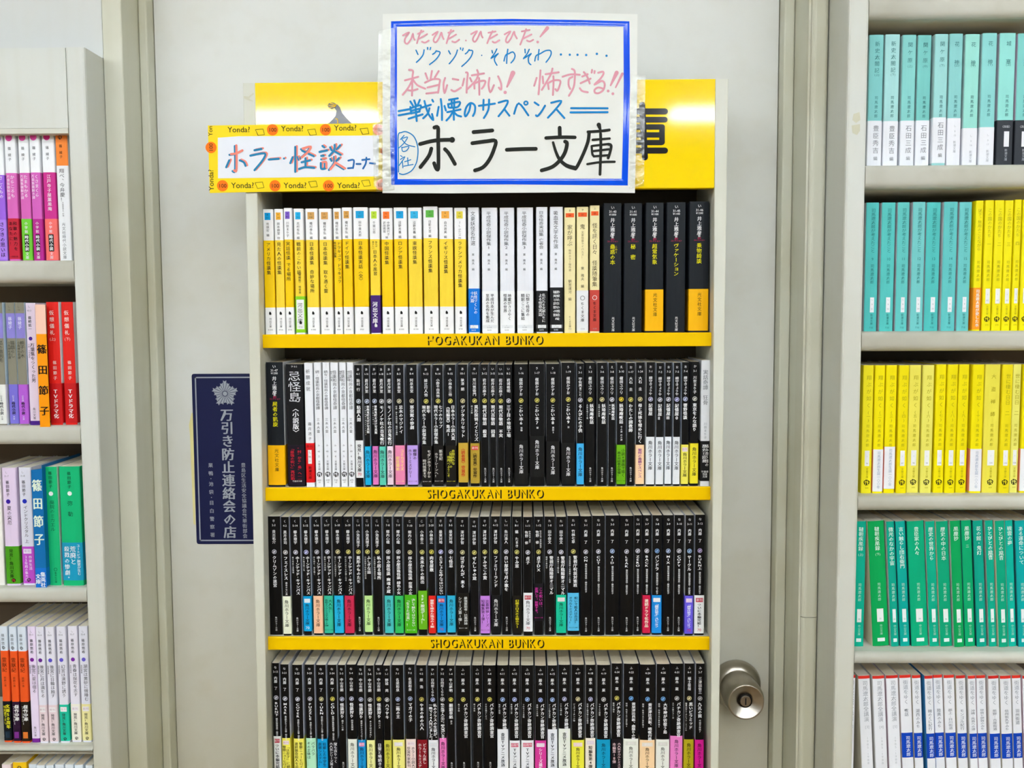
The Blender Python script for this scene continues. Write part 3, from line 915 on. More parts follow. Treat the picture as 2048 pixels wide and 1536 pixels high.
K3 = [
    (532, 559, 1034, 'き', '2-3', '貴志祐介', 'クリムゾンの迷宮', '', None, '', None, '#d4d4de', None, None, None),
    (560, 578.4, 1034, 'く', '4-2', '黒井卓司', 'フェイスレス', '_過去のない男', '#eef2da', '*', '#3a4030', '#d4d4d4', None, None, None),
    (579, 599.8, 1034, 'く', '5-14', '櫛木理宇', 'ホーンテッド・キャンパス', '|夏と花火と百物語', None, '', None, '#d4d4de', None, None, None),
    (601, 619.6, 1034, 'く', '5-15', '櫛木理宇', 'ホーンテッド・キャンパス', '|秋の猫は緋の色', '#00a4e0', '*', '#10283a', '#c4c4ee', None, .965, ('#d8ecf6', '新刊')),
    (621, 641.6, 1034, 'く', '5-16', '櫛木理宇', 'ホーンテッド・キャンパス', '|夜を視る、星を撒く', '#fcc6a0', '*', '#5a3a28', '#c4c4ce', None, None, None),
    (642.4, 662, 1034, 'く', '5-17', '櫛木理宇', 'ホーンテッド・キャンパス', '|最後の七不思議', '#38bd9c', '大人気！／青春オカルトミステリ第17弾', '#0c4a3a', '#d4d4de', None, None, None),
    (663, 683.4, 1034, 'く', '5-18', '櫛木理宇', 'ホーンテッド・キャンパス', '|待ちにし主は来ませり', '#22b4e0', '*', '#10283a', '#d9d2a0', None, None, None),
    (684, 704.8, 1034, 'く', '5-19', '櫛木理宇', 'ホーンテッド・キャンパス', '|だんだんおうちが遠くなる', '#cc2c50', '*', '#2a0a14', '#d9d27a', None, None, None),
    (705.7, 723.3, 1034, 'こ', '1-4', '小池真理子', '異形のものたち', '', None, '', None, '#d9d27a', None, None, None),
    (724, 741.8, 1034, 'こ', '1-5', '小池真理子', 'ふしぎな話', '|小池真理子怪奇譚傑作選', '#c6ee9a', '*', '#2c4a20', '#d9d27a', None, .975, None),
    (742.5, 763, 1034, 'こ', '1-6', '小池真理子', '私の居る場所', '|小池真理子怪奇譚傑作選', None, '', None, '#d9d27a', None, None, None),
    (764.7, 784.3, 1034, 'こ', '7-8', '郷内心瞳', '拝み屋怪談 幽魂の蔵', '', '#48c0be', '*', '#10282a', '#d4d4d4', None, None, None),
    (785.3, 804.8, 1034, 'こ', '7-9', '郷内心瞳', '拝み屋念珠怪談 緋色の女', '', '#34bc62', '*', '#0c2a14', '#d4d4d4', None, None, None),
    (805.7, 832.2, 1034, 'こ', '7-10', '郷内心瞳', '拝み屋念珠怪談 奈落の女', '', '#4cb418', '決して触れてはならない／「生きた怪異」！', '#f4ecec', '#d9d2a0', .655, .98, None),
    (833, 853, 1034, 'こ', '2-17', '小林泰三', '未来からの脱出', '', '#6ab61e', 'SF×脱出ゲーム！', '#f2f6ea', '#d9d27a', .622, .95, None),
    (853.5, 870, 1034, 'こ', '2-20', '小林泰三', '肉食屋敷', '', '#e0261e', '邪悪を極めた珠玉の4編', '#f8e6e0', '#d9cf5a', None, None, None),
    (870.7, 890.4, 1034, 'さ', '3-3', '最東対地', 'えじきしょんを呼んではいけない', '', '#0f8fdc', '*', '#0c2038', '#c4c4ee', None, .98, ('#d03a5a', '新刊')),
    (891, 910, 1034, 'さ', '3-5', '最東対地', '七怪忌', '', '#30b8dc', '*', '#0c2a38', '#d4d4de', None, .98, None),
    (910.6, 937.8, 1034, 'さ', '4-1', '澤村伊智', 'ぼぎわんが、来る', '', '#17140f', '最強霊能者・比嘉姉妹／シリーズ第1弾！', '#e4e8e4', '#d9d2a0', .64, .965, None),
    (938.5, 957.2, 1036, 'さ', '4-5', '澤村伊智', 'ぜんしゅの跫', '', None, '', None, '#d9d27a', None, None, None),
    (958.3, 979.6, 1034, 'さ', '4-7', '澤村伊智', 'すみせごの贄', '', '#c884e0', '比嘉姉妹シリーズ／短編集第3弾！', '#3a1c4a', '#d9d27a', None, None, None),
    (980.3, 1001, 1034, 'さ', '4-12', '澤村伊智', 'ファミリーランド', '', '#131316', '*', WH, '#d9d27a', .665, .985, None),
    (1001.6, 1022, 1034, 'し', '1-1', '朱川湊人', '白い部屋で月の歌を', '', None, '', None, '#d4d4de', None, None, None),
    (1023, 1043.8, 1034, 'し', '8-1', '篠　たまき', 'やみ窓', '', '#171410', '幻想エロスの土俗ホラー', '#d8d020', '#d9d27a', None, None, None),
    (1045, 1065.7, 1034, 'す', '1-11', '牧野　修／鈴木光司 原作', '貞子', '', '#f0f2f4', '*', '#3c3c40', '#d4d4de', .637, .965, ('#c83448', '新刊')),
    (1066.5, 1087.5, 1034, 'す', '1-12', '牧野　修／鈴木光司 世界観監修', '貞子DX', '', '#15131a', 'この呪いは、／変異して、拡散する。', '#d838a8', '#d9d27a', .565, .88, None),
    (1088.3, 1110.2, 1034, 'た', '1-8', '田中啓文', '警視庁陰陽寮オニマル', '|魔都の貴公子', None, '', None, '#d4d4de', None, None, None),
    (1111, 1133.5, 1034, 'た', '1-9', '田中啓文', '警視庁陰陽寮オニマル', '|鬼刑事ＶＳ殺人鬼', '#18c49a', '*', '#0c3a2c', '#d4d4de', .657, .98, ('#e8dede', '新刊')),
    (1134, 1159.6, 1033, 'た', '6-1', '竹林七草', '警視庁呪詛対策班', '|出向陰陽師と怪異嫌いの刑事', '#56bde6', '呪いで殺人は合法？／オカルトミステリー！', '#16385a', '#d9d27a', .645, .965, None),
    (1160.3, 1183, 1032.5, 'な', '3-1', '内藤　了', 'ON', '_猟奇犯罪捜査班・藤堂比奈子', None, '', None, '#d4d4de', None, None, None),
    (1184, 1210.2, 1032, 'な', '3-2', '内藤　了', 'CUT', '_猟奇犯罪捜査班・藤堂比奈子', None, '', None, '#d4d4de', None, None, None),
    (1211, 1239.3, 1032, 'な', '3-3', '内藤　了', 'AID', '_猟奇犯罪捜査班・藤堂比奈子', None, '', None, '#b4c8e8', None, None, None),
    (1240, 1267.3, 1032, 'な', '3-4', '内藤　了', 'LEAK', '_猟奇犯罪捜査班・藤堂比奈子', None, '', None, '#d4d4de', None, None, None),
    (1268, 1285, 1031.5, 'な', '3-5', '内藤　了', 'ZERO', '_猟奇犯罪捜査班・藤堂比奈子', None, '', None, '#d4d4de', None, None, None),
    (1285.8, 1303.6, 1031.5, 'な', '3-7', '内藤　了', 'BACK', '_猟奇犯罪捜査班・藤堂比奈子', '#cc1f48', '連続ドラマ化作品', '#f6ead8', '#d4d4de', None, None, None),
    (1304.4, 1326.3, 1031.5, 'な', '3-8', '内藤　了', 'パンドラ', '_猟奇犯罪検死官・石上妙子', '#1c8cdc', '「藤堂比奈子」スピンオフ', '#f0f4fa', '#8ab4e8', None, None, ('#eef0f4', '新刊')),
    (1327, 1348, 1031, 'な', '3-9', '内藤　了', 'MIX', '_猟奇犯罪捜査班・藤堂比奈子', None, '', None, '#b4c8e8', None, None, None),
    (1348.8, 1369.4, 1030.5, 'な', '3-10', '内藤　了', 'COPY', '_猟奇犯罪捜査班・藤堂比奈子', None, '', None, '#d4d4de', None, None, None),
    (1370.2, 1389.3, 1030.5, 'な', '3-11', '内藤　了', 'サークル', '_猟奇犯罪捜査官・厚田巌夫', '#6a5ce0', '「藤堂比奈子」スピンオフ', '#f0f0fa', '#a4c4e8', None, None, ('#e4c8f0', '新刊')),
    (1390, 1412, 1030, 'な', '3-12', '内藤　了', 'BURN上', '_猟奇犯罪捜査班・藤堂比奈子', '#f0f2f0', 'ついに本編完結！', '#3c3c40', '#c4b4e0', None, None, ('#c83448', '新刊')),
]
TK = '_東京駅おもてうら交番・堀北恵平'
VA = 'バチカン奇跡調査官'
K4 = [
    (541, 557.6, 1328, 'な', '3-13', '内藤　了', 'BURN下', '_猟奇犯罪捜査班・藤堂比奈子', '#f0f2f0', 'ついに本編完結！', '#3c3c40', '#d4d4de', .63, None, ('#c83448', '新刊')),
    (558.3, 577, 1330, 'な', '3-21', '内藤　了', 'MASK', TK, '#f2e858', '「比奈子」に続く／警察ニューヒロイン', '#3c3820', '#d4d4de', .64, None, ('#f2e6e6', '新刊')),
    (582.4, 604.6, 1330, 'な', '3-22', '内藤　了', 'COVER', TK, '#f2e662', '警察ニューヒロイン／連続猟奇殺人を追う', '#3c3820', '#d4d4de', .64, None, None),
    (607, 628.3, 1330.5, 'な', '3-23', '内藤　了', 'PUZZLE', TK, '#b8ecc6', 'バラバラ／その正体は……', '#2c4a34', '#d4d4de', .64, None, None),
    (629.5, 651.6, 1331, 'な', '3-24', '内藤　了', 'TURN', TK, '#0ea0dc', '妊娠した中学生／震撼システム！', '#10304a', '#d9d2a0', .645, None, None),
    (652.4, 673.3, 1331, 'な', '3-34', '内藤　了', 'COLD', '_警視庁異能処理班・堀北恵平', '#15151a', '敵も滴りつく／大人気シリーズ第4弾', '#e4e4e8', '#d9cf5a', .645, None, None),
    (674, 690, 1331, 'な', '5-3', '中山市朗', '怪談狩り', '_禍々しい家', None, '', None, '#c4c8de', None, None, None),
    (690.7, 711.2, 1331, 'な', '5-4', '中山市朗', '怪談狩り', '_四季異聞録', '#eef0e2', '*', '#3c4030', '#c4c8de', .65, None, None),
    (712, 729, 1331, 'な', '5-5', '中山市朗', '怪談狩り', '_黄泉からのメッセージ', '#1594d4', '*', '#0c2c4a', '#c4c8de', .65, None, ('#e07aa8', '新刊')),
    (729.7, 747.8, 1331, 'な', '5-6', '中山市朗', '怪談狩り', '_あの子はだあれ？', '#f0efa0', '*', '#3c3c20', '#c8c8c8', .65, None, None),
    (748.4, 764.3, 1331, 'な', '5-10', '中山市朗', '怪談狩り', '_黒いバス', '#15131a', '日常と地続きの', '#e4e4e8', '#d9cf6a', .65, None, None),
    (764.9, 781, 1331, 'の', '1-1', '野城　亮', 'ハラサキ', '', '#d2cc48', '*', '#2c2c10', '#d4d4d4', .65, None, None),
    (781.6, 807.2, 1331, 'な', '7-1', '名梁和泉', '二階の王', '', '#f4ec86', '*', '#3c3c28', '#b4c0e0', .65, None, ('#e8e2dc', '新刊')),
    (808, 829.8, 1331, 'な', '7-2', '名梁和泉', 'マガイの子', '', '#f6e0d8', 'ホラー小説大賞／受賞作家新刊', '#4a3a3a', '#b4c0e0', .65, None, ('#f2e6e6', '新刊')),
    (830.8, 853.3, 1331.5, 'は', '4-2', '原　浩', 'やまのめの六人', '', '#86121e', 'どんでん返し／ホラー＆ミステリ', '#f2e6e6', '#d9cf6a', .65, None, None),
    (854, 875.3, 1331.5, 'ひ', '3-1', '日向奈くらら', '私のクラスの生徒が、／一晩で24人死にました。', '', '#eef0f2', '*', '#3c4048', '#b4c0e8', .65, None, ('#dfe6ea', '新刊')),
    (876, 892, 1331.5, 'ひ', '3-2', '日向奈くらら', '私の友達7人の中に、殺人鬼がいます。', '', '#f07ac0', '*', '#3c1430', '#c8c8c8', .635, None, None),
    (892.4, 909.4, 1332, 'ひ', '1-4', '平山夢明', '顳顬草紙', '_歪み', None, '', None, '#d9cf5a', None, None, None),
    (910, 941, 1332.5, 'ふ', '4-1', '藤木　稟', VA, '|黒の学院', None, '', None, '#d9cf6a', None, None, None),
    (943, 964.8, 1332.5, 'ふ', '4-3', '藤木　稟', VA, '|闇の黄金', None, '', None, '#d9cf6a', None, None, None),
    (965.7, 991.5, 1332.5, 'ふ', '4-4', '藤木　稟', VA, '|千年王国のしらべ', None, '', None, '#d9cf5a', None, None, None),
    (992.8, 1016.7, 1331.5, 'ふ', '4-11', '藤木　稟', VA, '|独房の探偵', '#eff1f4', '査官TVアニメ放送', '#3c4048', '#a4c0ee', .555, None, None),
    (1017.2, 1040.2, 1331.5, 'ふ', '4-12', '藤木　稟', VA, '|悪魔達の宴', '#eff1f4', 'TVアニメ放送', '#3c4048', '#b4c0ee', .655, None, ('#d85a78', '話題作')),
    (1040.7, 1068, 1332, 'ふ', '4-13', '藤木　稟', VA, '|ソロモンの末裔', '#eff1f4', 'TVアニメ放送', '#3c4048', '#a4c0ee', .655, None, ('#d85a78', '話題作')),
    (1068.6, 1093, 1331.5, 'ふ', '4-14', '藤木　稟', VA, '|楽園の十字架', '#dc3f9c', 'シリーズ最新作', '#f8e8f2', '#a4b8ee', .65, None, ('#f2dce8', '話題作')),
    (1094, 1115.5, 1331.5, 'ふ', '4-15', '藤木　稟', VA, '|ゾンビ殺人事件', '#eceff6', '査官TVアニメ放送', '#3c4048', '#a4c0ee', .555, None, None),
    (1116.2, 1141.8, 1331.5, 'ふ', '4-16', '藤木　稟', VA, '|二十七頭の象', '#eef2e6', '査官TVアニメ放送', '#3c4038', '#c4c4e4', .555, None, None),
    (1142.4, 1169.8, 1331.5, 'ふ', '4-17', '藤木　稟', VA, '|ジェヴォーダンの鐘', '#f0ea44', '*', '#3c3c20', '#d9cfa0', .655, None, ('#eed0c8', '話題作')),
    (1170.4, 1192.4, 1331, 'ふ', '4-18', '藤木　稟', VA, '|天使と堕天使の交差点', '#f6ecdc', '短編集第4弾', '#4a4038', '#c4c4e4', .635, None, ('#e6d8e0', '新刊')),
    (1193, 1222, 1330.5, 'ふ', '4-19', '藤木　稟', VA, '|アダムの誘惑', '#0d9cc4', '*', '#0a3040', '#c8c8c8', .645, None, None),
    (1222.6, 1246.2, 1329, 'ふ', '4-34', '藤木　稟', VA, '|聖剣の預言', '#171318', '大人気オカルトミステリ／本編第18弾', '#e6c8cc', '#d9cf6a', .65, None, None),
    (1246.8, 1279.2, 1329, 'ふ', '4-23', '藤木　稟', '黄泉津比良坂、血祭りの館', '|探偵・朱雀十五の事件簿3', '#eef0e4', '*', '#4a4c40', '#7ab4ee', .645, None, ('#dfe0d4', '新刊')),
    (1279.8, 1312, 1330, 'ふ', '4-24', '藤木　稟', '黄泉津比良坂、暗夜行路', '|探偵・朱雀十五の事件簿4', '#fad6a6', '*', '#4a3c28', '#7ab4ee', .65, None, ('#eadfd0', '新刊')),
    (1312.5, 1341.2, 1328.5, 'ふ', '4-25', '藤木　稟', '大年神が彷徨う島', '|探偵・朱雀十五の事件簿5', '#eef0e6', '*', '#4a4c40', '#7ab4ee', .645, None, ('#dfe0d4', '新刊')),
    (1341.6, 1368.3, 1329, 'ふ', '4-31', '藤木　稟', VA, '|三つの謎のフーガ', '#ec84c8', '*', '#3c1c34', '#c8c8c8', .62, None, None),
    (1368.8, 1390.8, 1328.5, 'ふ', '6-1', '福士俊哉', '黒いピラミッド', '|聖東大学シークレット・ファイル', '#b4a61c', '*', '#2c280c', '#d9cf9a', .65, None, None),
    (1391.2, 1411, 1328, 'み', '2-7', '三津田信三', '九孔の罠', '_死相学探偵7', '#dc1f98', '*', '#40082c', '#b8b8b8', .65, None, None),
]
for row, rows in ((1, K2), (2, K3), (3, K4)):
    for x0, x1, yt, kn, nm, au, ti, su, bc, bt, bcol, lc, t_, e_, tag in rows:
        it, bd, bi = horror(x0, x1, kn, nm, au, ti, su, bc, bt, bcol or BK, lc, t_, e_, tag)
        lab = 'black paperback coded %s %s %s, %s' % (kn, nm, ('with %s band' % cname(bc)) if bc else 'without a band', ROWN[row])
        sd = random.choice(['#d9dbe2', '#c9ccd6', '#e6e6e8', '#2a2a30', '#cfd6e0', '#e9e9ea'])
        rowbook(x0, x1, yt, row, BLK, it, bd, bi, lab, side=sd)
rowbook(1402, 1422.5, 720.5, 1, '#eceef2', [('V', '実話奇譚　狂骨', -.05, .075, 6.6 * mm, '#70757c', 0, 6.3 * mm), ('V', '川奈まり子', 0, .49, 4 * mm, '#9a9ea4', 0, 4.3 * mm)], (.64, .96, '#151517'),
        [('V', '絡み合う怪の', .4, .665, 4.6 * mm, WH, 1, 4.7 * mm), ('V', '歴史と因果', -.25, .665, 4.6 * mm, WH, 1, 4.7 * mm), ('H', '竹書房', 0, .885, 3 * mm, WH, 1), ('H', '怪談', 0, .905, 3 * mm, WH, 1), ('H', '文庫', 0, .925, 3 * mm, WH, 1)], 'tall white paperback with black lower band at the right end of second shelf')

# ================================================================== the left bookcase rows
YL = .012
LB = [at(100, y, YL)[1] for y in (521.5, 850, 1171.5, 1486.5)]
LB.append(LB[3] - (LB[2] - LB[3]))
LN = ['top row of the left bookcase', 'second row of the left bookcase', 'third row of the left bookcase', 'fourth row of the left bookcase', 'bottom visible row of the left bookcase']
LG = ['paperbacks in the left bookcase, row %s' % s for s in ('one', 'two', 'three', 'four', 'five')]


def left(x0, x1, yt, row, zones, items, band, bi, label, side=None, **k):
    a, b, zt = spanw(x0, x1, yt, YL)
    if not isinstance(zones, list):
        zones = [(0, zones)]
    q(x0=a, x1=b, zb=LB[row], h=zt - LB[row], ysp=YL, depth=.101, zones=zones, label=label + ', ' + LN[row].replace(' of the left bookcase', ', left bookcase'), group=LG[row], items=items, band=band, band_items=bi, side=side, **k)


G_ = '#50545a'
SGK = [('V', '小学館', 0, .685, 4.0 * mm, '#f4e8f0', 1, 5.0 * mm), ('R', -.42, .42, .79, .925, '#1a1a1a'), ('V', '時代小説', 0, .795, 4.6 * mm, '#f0f0f0', 2, 4.8 * mm), ('V', '文庫', 0, .93, 4.4 * mm, '#f4e8f0', 1, None)]


def sgk(au, ti, su, tc='#f6e6f2', dot='#e04ca4'):
    return [('C', -.1, .022, 4.2 * mm, dot, 'disc'), ('V', au, -.05, .09, 4.2 * mm, G_, 0, 5.2 * mm), ('V', ti, .25 if su else 0, .315, 5.2 * mm, tc, 1, 5.6 * mm)] + ([('V', su, -.5, .315, 4.0 * mm, tc, 0, 4.3 * mm)] if su else [])


left(-15, 5, 272, 0, [(0, '#f6f8fb'), (.31, '#9c62e0')], sgk('篠綾子', 'さしくもの', '万葉集歌解き譚', dot='#b07ae0'), (.667, .99, '#ad80ea'), [('V', 'さつきの思いは', .1, .685, 6 * mm, '#2a1440', 1, 6.2 * mm)], 'white and purple paperback with lilac band')
left(6, 30, 270, 0, [(0, '#f6f8fb'), (.30, '#d965b8')], sgk('篠 綾子', 'からころも', '万葉集歌解き譚'), (.66, .985, '#c41c34'), [('V', '和歌の魅力を', .4, .68, 5 * mm, '#30060c', 1, 6.2 * mm), ('V', 'あなたに！', -.4, .68, 5 * mm, '#30060c', 1, 6.2 * mm), ('H', '小学館文庫', 0, .965, 2 * mm, '#30060c', 0)], 'white and pink paperback with dark red band')
left(32, 55, 269, 0, [(0, '#f6f8fb'), (.30, '#d965b8')], sgk('篠 綾子', 'たまもかる', '万葉集歌解き譚'), (.665, .995, '#6fc934'), SGK, 'white and pink paperback with bright green band')
left(56, 78, 268.5, 0, [(0, '#f6f8fb'), (.30, '#d560bc')], sgk('篠 綾子', 'くさまくら', '万葉集歌解き譚'), (.667, .995, '#b7248e'), SGK, 'white and pink paperback with magenta band')
left(79, 106, 267.5, 0, [(0, '#f6f8fb'), (.30, '#cf2c8e')], sgk('篠 綾子', '江戸寺子屋薫風庵', '', dot='#d8308c'), (.667, .995, '#f5716a'), SGK, 'white and deep magenta paperback with salmon band')
left(107, 133, 264, 0, [(0, '#ff8c30'), (.258, '#f0f2f4')], [('K', -.15, .04, 2.6 * mm, '#222222', '#ff8c30'), ('V', '篠 綾子', -.1, .09, 4.0 * mm, '#3a2a20', 0, 5.2 * mm), ('V', '翔べ、今弁慶！', -.1, .28, 6.4 * mm, '#44484e', 0, 5.8 * mm), ('V', '元服若草丸 初陣', -.1, .54, 2.4 * mm, '#888', 0, None), ('V', '光文社時代小説文庫', -.1, .70, 4.7 * mm, '#6a6e74', 0, 5.0 * mm)], None, [], 'white paperback with orange top and slanting black title', side='#f0f2f4')
GZ = '#8a8776'
for x0, x1, ti, bc, lab in ((-16, 4, '狐の眉刷毛', '#eceee8', 'white'), (5, 26, '猫戯らし', '#7b72d4', 'blue violet'), (27, 48, '梔子の木', '#b660d4', 'orchid purple')):
    left(x0, x1, 605, 1, [(0, GZ), (.087, '#8d84d0'), (.29, GZ)], [('V', 'し', -.1, .025, 3 * mm, '#55523f', 0, None), ('H', '12', -.1, .06, 3 * mm, '#55523f', 0), ('V', '篠綾子', 0, .115, 5.0 * mm, '#efeef6', 0, 5.2 * mm), ('V', ti, .3, .31, 5.6 * mm, '#34332a', 0, 5.4 * mm), ('V', '小烏神社奇譚', -.45, .315, 3.6 * mm, '#34332a', 0, 3.7 * mm)],
         (.667, .99, bc), [('V', '幻冬舎', 0, .755, 2.6 * mm, '#e6e4f0' if bc[1] != 'e' else '#777', 0, None), ('V', '時代小説', 0, .81, 4.4 * mm, '#26242e', 2, 4.0 * mm), ('V', '文庫', 0, .925, 2.6 * mm, '#e6e4f0' if bc[1] != 'e' else '#777', 0, None)], 'grey and violet paperback with %s band' % lab, side='#c9dce8')
left(49, 70, 606, 1, [(0, '#e3d2e4'), (.965, '#4a1e84')], [('H', 'し', -.2, .03, 3.2 * mm, '#777', 0), ('H', '43-3', -.2, .062, 3.0 * mm, '#777', 0), ('V', '篠崎紘一', -.15, .105, 4.3 * mm, '#3a3a3e', 1, 4.6 * mm), ('C', -.15, .29, 2.4 * mm, '#4a1e84', 'disc'), ('V', '万葉集をつくった男', .15, .325, 5.6 * mm, '#3a3038', 1, 5.5 * mm), ('V', '小説・大伴家持', -.55, .33, 2.6 * mm, '#5a5058', 0, None), ('V', '角川文庫', 0, .855, 3.6 * mm, '#4a4048', 0, 3.8 * mm)], None, [], 'pale pink paperback with purple dot and purple foot')
for x0, x1, n, ew in ((89, 116, '上', 'left one of the pair'), (117.5, 144, '下', 'right one of the pair')):
    left(x0, x1, 604, 1, '#e2231a', [('V', '仮想儀礼', -.1, .06, 6.2 * mm, '#f6dcd4', 1, 8.2 * mm), ('H', '(' + n + ')', -.1, .3, 4.4 * mm, '#f6dcd4', 0), ('V', '篠田節子', .1, .47, 4.8 * mm, '#f6dcd4', 1, 6.4 * mm)], (.66, .985, '#cb1a1c'), [('V', 'TVドラマ化', .05, .705, 6.6 * mm, '#f6ecec', 2, 6.2 * mm)], 'red paperback lettered in white, %s,' % ew, side='#f4f0f0')
left(-27, -3, 936, 2, '#f0ede6', [], None, [], 'white paperback at the very left edge')
left(0, 30, 936, 2, '#e2cfe8', [('H', 'し', -.3, .04, 3.4 * mm, '#777', 0), ('H', '31-7', -.3, .07, 3.2 * mm, '#777', 0), ('V', '篠田節子', -.2, .105, 4.6 * mm, '#34343a', 1, 5.2 * mm), ('C', -.2, .285, 2.9 * mm, '#3a1e9c', 'disc'), ('V', '夏の災厄', -.1, .32, 6.0 * mm, '#2e2a34', 0, 6.2 * mm)], (.665, .985, '#4b9c1c'), [('V', '発見！角川文庫', -.1, .685, 5.2 * mm, '#142c08', 1, 5.4 * mm), ('K', .1, .955, 2.6 * mm, '#141414', '#c04030')], 'pink-white paperback with dark blue dot and grass green band')
left(32, 59, 936, 2, '#dddde9', [('H', 'し', -.3, .04, 3.4 * mm, '#777', 0), ('H', '31-8', -.3, .07, 3.2 * mm, '#777', 0), ('V', '篠田節子', -.2, .105, 4.6 * mm, '#34343a', 1, 5.2 * mm), ('C', -.15, .285, 2.9 * mm, '#2430b0', 'disc'), ('V', 'インドクリスタル 上', -.05, .32, 5.6 * mm, '#2e2a34', 0, 5.1 * mm)], (.67, .985, '#c04fc8'), [('R', -.7, .6, .69, .73, '#efe4f2'), ('H', '新刊', -.05, .71, 4 * mm, '#b08ab8', 1), ('V', '作家生活', .4, .745, 4.2 * mm, '#f2e4f4', 1, 4.8 * mm), ('V', '25年超の集大成', -.3, .745, 4.2 * mm, '#f2e4f4', 1, 4.1 * mm), ('K', .0, .955, 2.6 * mm, '#141414', '#c04fc8')], 'lilac-white paperback with blue dot and orchid purple band')
left(87, 112, 934, 2, '#17b974', [('V', '篠田節子', -.1, .035, 4.8 * mm, '#0c4630', 1, 5.6 * mm), ('C', -.1, .225, 2.8 * mm, '#f0f6f2', 'disc'), ('V', '廃院のミカエル', 0, .28, 6.2 * mm, '#0c4630', 0, 5.7 * mm), ('C', .15, .865, 2.2 * mm, '#0c4630', 'ring'), ('V', '集英社文庫', .15, .885, 2.9 * mm, '#0c4630', 0, None)], None, [], 'slim green paperback without a band', side='#eceee8')
left(115, 159, 933, 2, '#12b876', [('V', '篠田節子', 0, .04, 4.8 * mm, '#0c4630', 1, 5.6 * mm), ('C', 0, .225, 2.8 * mm, '#f0f6f2', 'disc'), ('V', '弥　勒', 0, .285, 7.0 * mm, '#0c4630', 0, 6.8 * mm)], (.637, .955, '#1698bc'), [('V', 'ユートピア願望が生む', .62, .65, 4.2 * mm, '#e8f2f4', 1, 4.0 * mm), ('V', '荒廃と', .1, .665, 8 * mm, '#eef6f8', 1, 8 * mm), ('V', '殺戮の惨劇。', -.5, .665, 7 * mm, '#eef6f8', 1, 7.6 * mm)], 'thick green paperback with blue band')
for x0, x1, n, bc in ((-6, 12, '地', '#10161c'), (14, 31, '玄', '#2a1230'), (31.5, 50, '黄', '#20180f')):
    left(x0, x1, 1254, 3, [(0, '#dce6f0'), (.21, '#f05a22')], [('V', '篠原悠希', -.1, .06, 4.4 * mm, '#4a5058', 0, 5.2 * mm), ('K', 0, .185, 1.8 * mm, '#222222', '#dce6f0'), ('V', '霊獣紀', 0, .265, 6.4 * mm, '#5a1c08', 0, 6.6 * mm), ('V', '麒麟の書', 0, .43, 3.2 * mm, '#8a2c10', 0, 3.4 * mm)],
         (.645, .985, bc), [('V', '傑作中華' if n != '地' else '文庫50周年', .35, .67, 5.4 * mm, '#f0f0ec' if n != '地' else '#e6e020', 2, 5.4 * mm), ('V', 'ファンタジー' if n != '地' else '特別書下ろし', -.35, .68, 4.0 * mm, '#f0f0ec' if n != '地' else '#e6e020', 1, 4.2 * mm), ('R', -.6, .6, .905, .96, {'地': '#1c2c3a', '玄': '#7a2c88', '黄': '#d8762c'}[n])], 'pale blue and orange paperback, %s block on black band' % {'地': 'dark blue', '玄': 'purple', '黄': 'orange'}[n])
for x0, x1, n, ti, col, bc, dc in ((51, 68.5, '3', '後宮に星は宿る', '#e9daf0', None, '#7a2494'), (69, 87, '4', '後宮に月は満ちる', '#e6e4ee', '#ead6da', '#6a2a94'), (88, 108, '5', '後宮に日輪は蝕す', '#e6e4ee', '#e8d4d8', '#5a50c4'), (109, 129.5, '6', '幻宮は漠野に誘う', '#e6e4ee', '#1dbf9d', '#6456c8'), (130.5, 151.5, '7', '青春は探花を志す', '#e8e4ee', '#f0ecdc', '#7a2ca0'), (152.5, 173, '8', '湖宮は黄砂に微睡む', '#e6e6f0', '#f3eaa6', '#6a60d0')):
    it = [('H', 'し', 0, .045, 3.2 * mm, '#777', 0), ('H', '55-' + n, 0, .07, 3 * mm, '#777', 0), ('V', '篠原悠希', 0, .105, 4.3 * mm, '#34343a', 1, 5.0 * mm), ('C', -.05, .285, 2.6 * mm, dc, 'disc'), ('V', ti, .25, .325, 5.4 * mm, '#2e2a34', 0, fitp(ti, .34 * .146, 5.4 * mm)), ('V', '金椛国春秋', -.6, .33, 2.3 * mm, '#55505c', 0, None)]
    bi = []
    if bc:
        bi = [('R', -.7, .7, .69, .73, '#f0ecec'), ('H', '新刊', 0, .71, 3.6 * mm, '#c8aab0', 1), ('V', '発見！角川文庫', 0, .745, 4.6 * mm, '#34302e', 1, 4.1 * mm), ('K', .1, .965, 2.0 * mm, '#242020', bc)]
    else:
        it += [('V', '角川文庫', 0, .86, 3.4 * mm, '#5a5060', 0, 3.4 * mm)]
    left(x0, x1, 1254, 3, [(0, col)] if bc else [(0, col), (.965, '#7a2494')], it, (.67, .985, bc) if bc else None, bi, 'white paperback coded し 55-%s %s' % (n, ('with %s band' % cname(bc)) if bc else 'with purple foot and no band'))
for i, (x0, x1, c) in enumerate(((0, 20, '#f2dfe0'), (22, 51, '#f6c419'), (53, 70, '#dfe9f0'), (71, 88.5, '#dfe9f0'), (89.5, 106, '#dfe9f0'), (107, 125.5, '#e2eaf0'), (126.5, 145, '#dfe9f0'), (146.5, 165, '#dfe9f0'), (169, 185, '#e4eef2'))):
    left(x0, x1, 1526 if i == 1 else 1531, 4, c, [('K', 0, .04, 2.6 * mm, '#222222', '#f6c419')] if i == 1 else [], None, [], ['pink-white paperback at the left edge', 'yellow paperback', 'white paperback right beside the yellow one', 'white paperback second to the right of the yellow one', 'white paperback third to the right of the yellow one', 'white paperback in the middle of the white run', 'white paperback third from the right post', 'white paperback second from the right post', 'white paperback standing against the right post'][i])

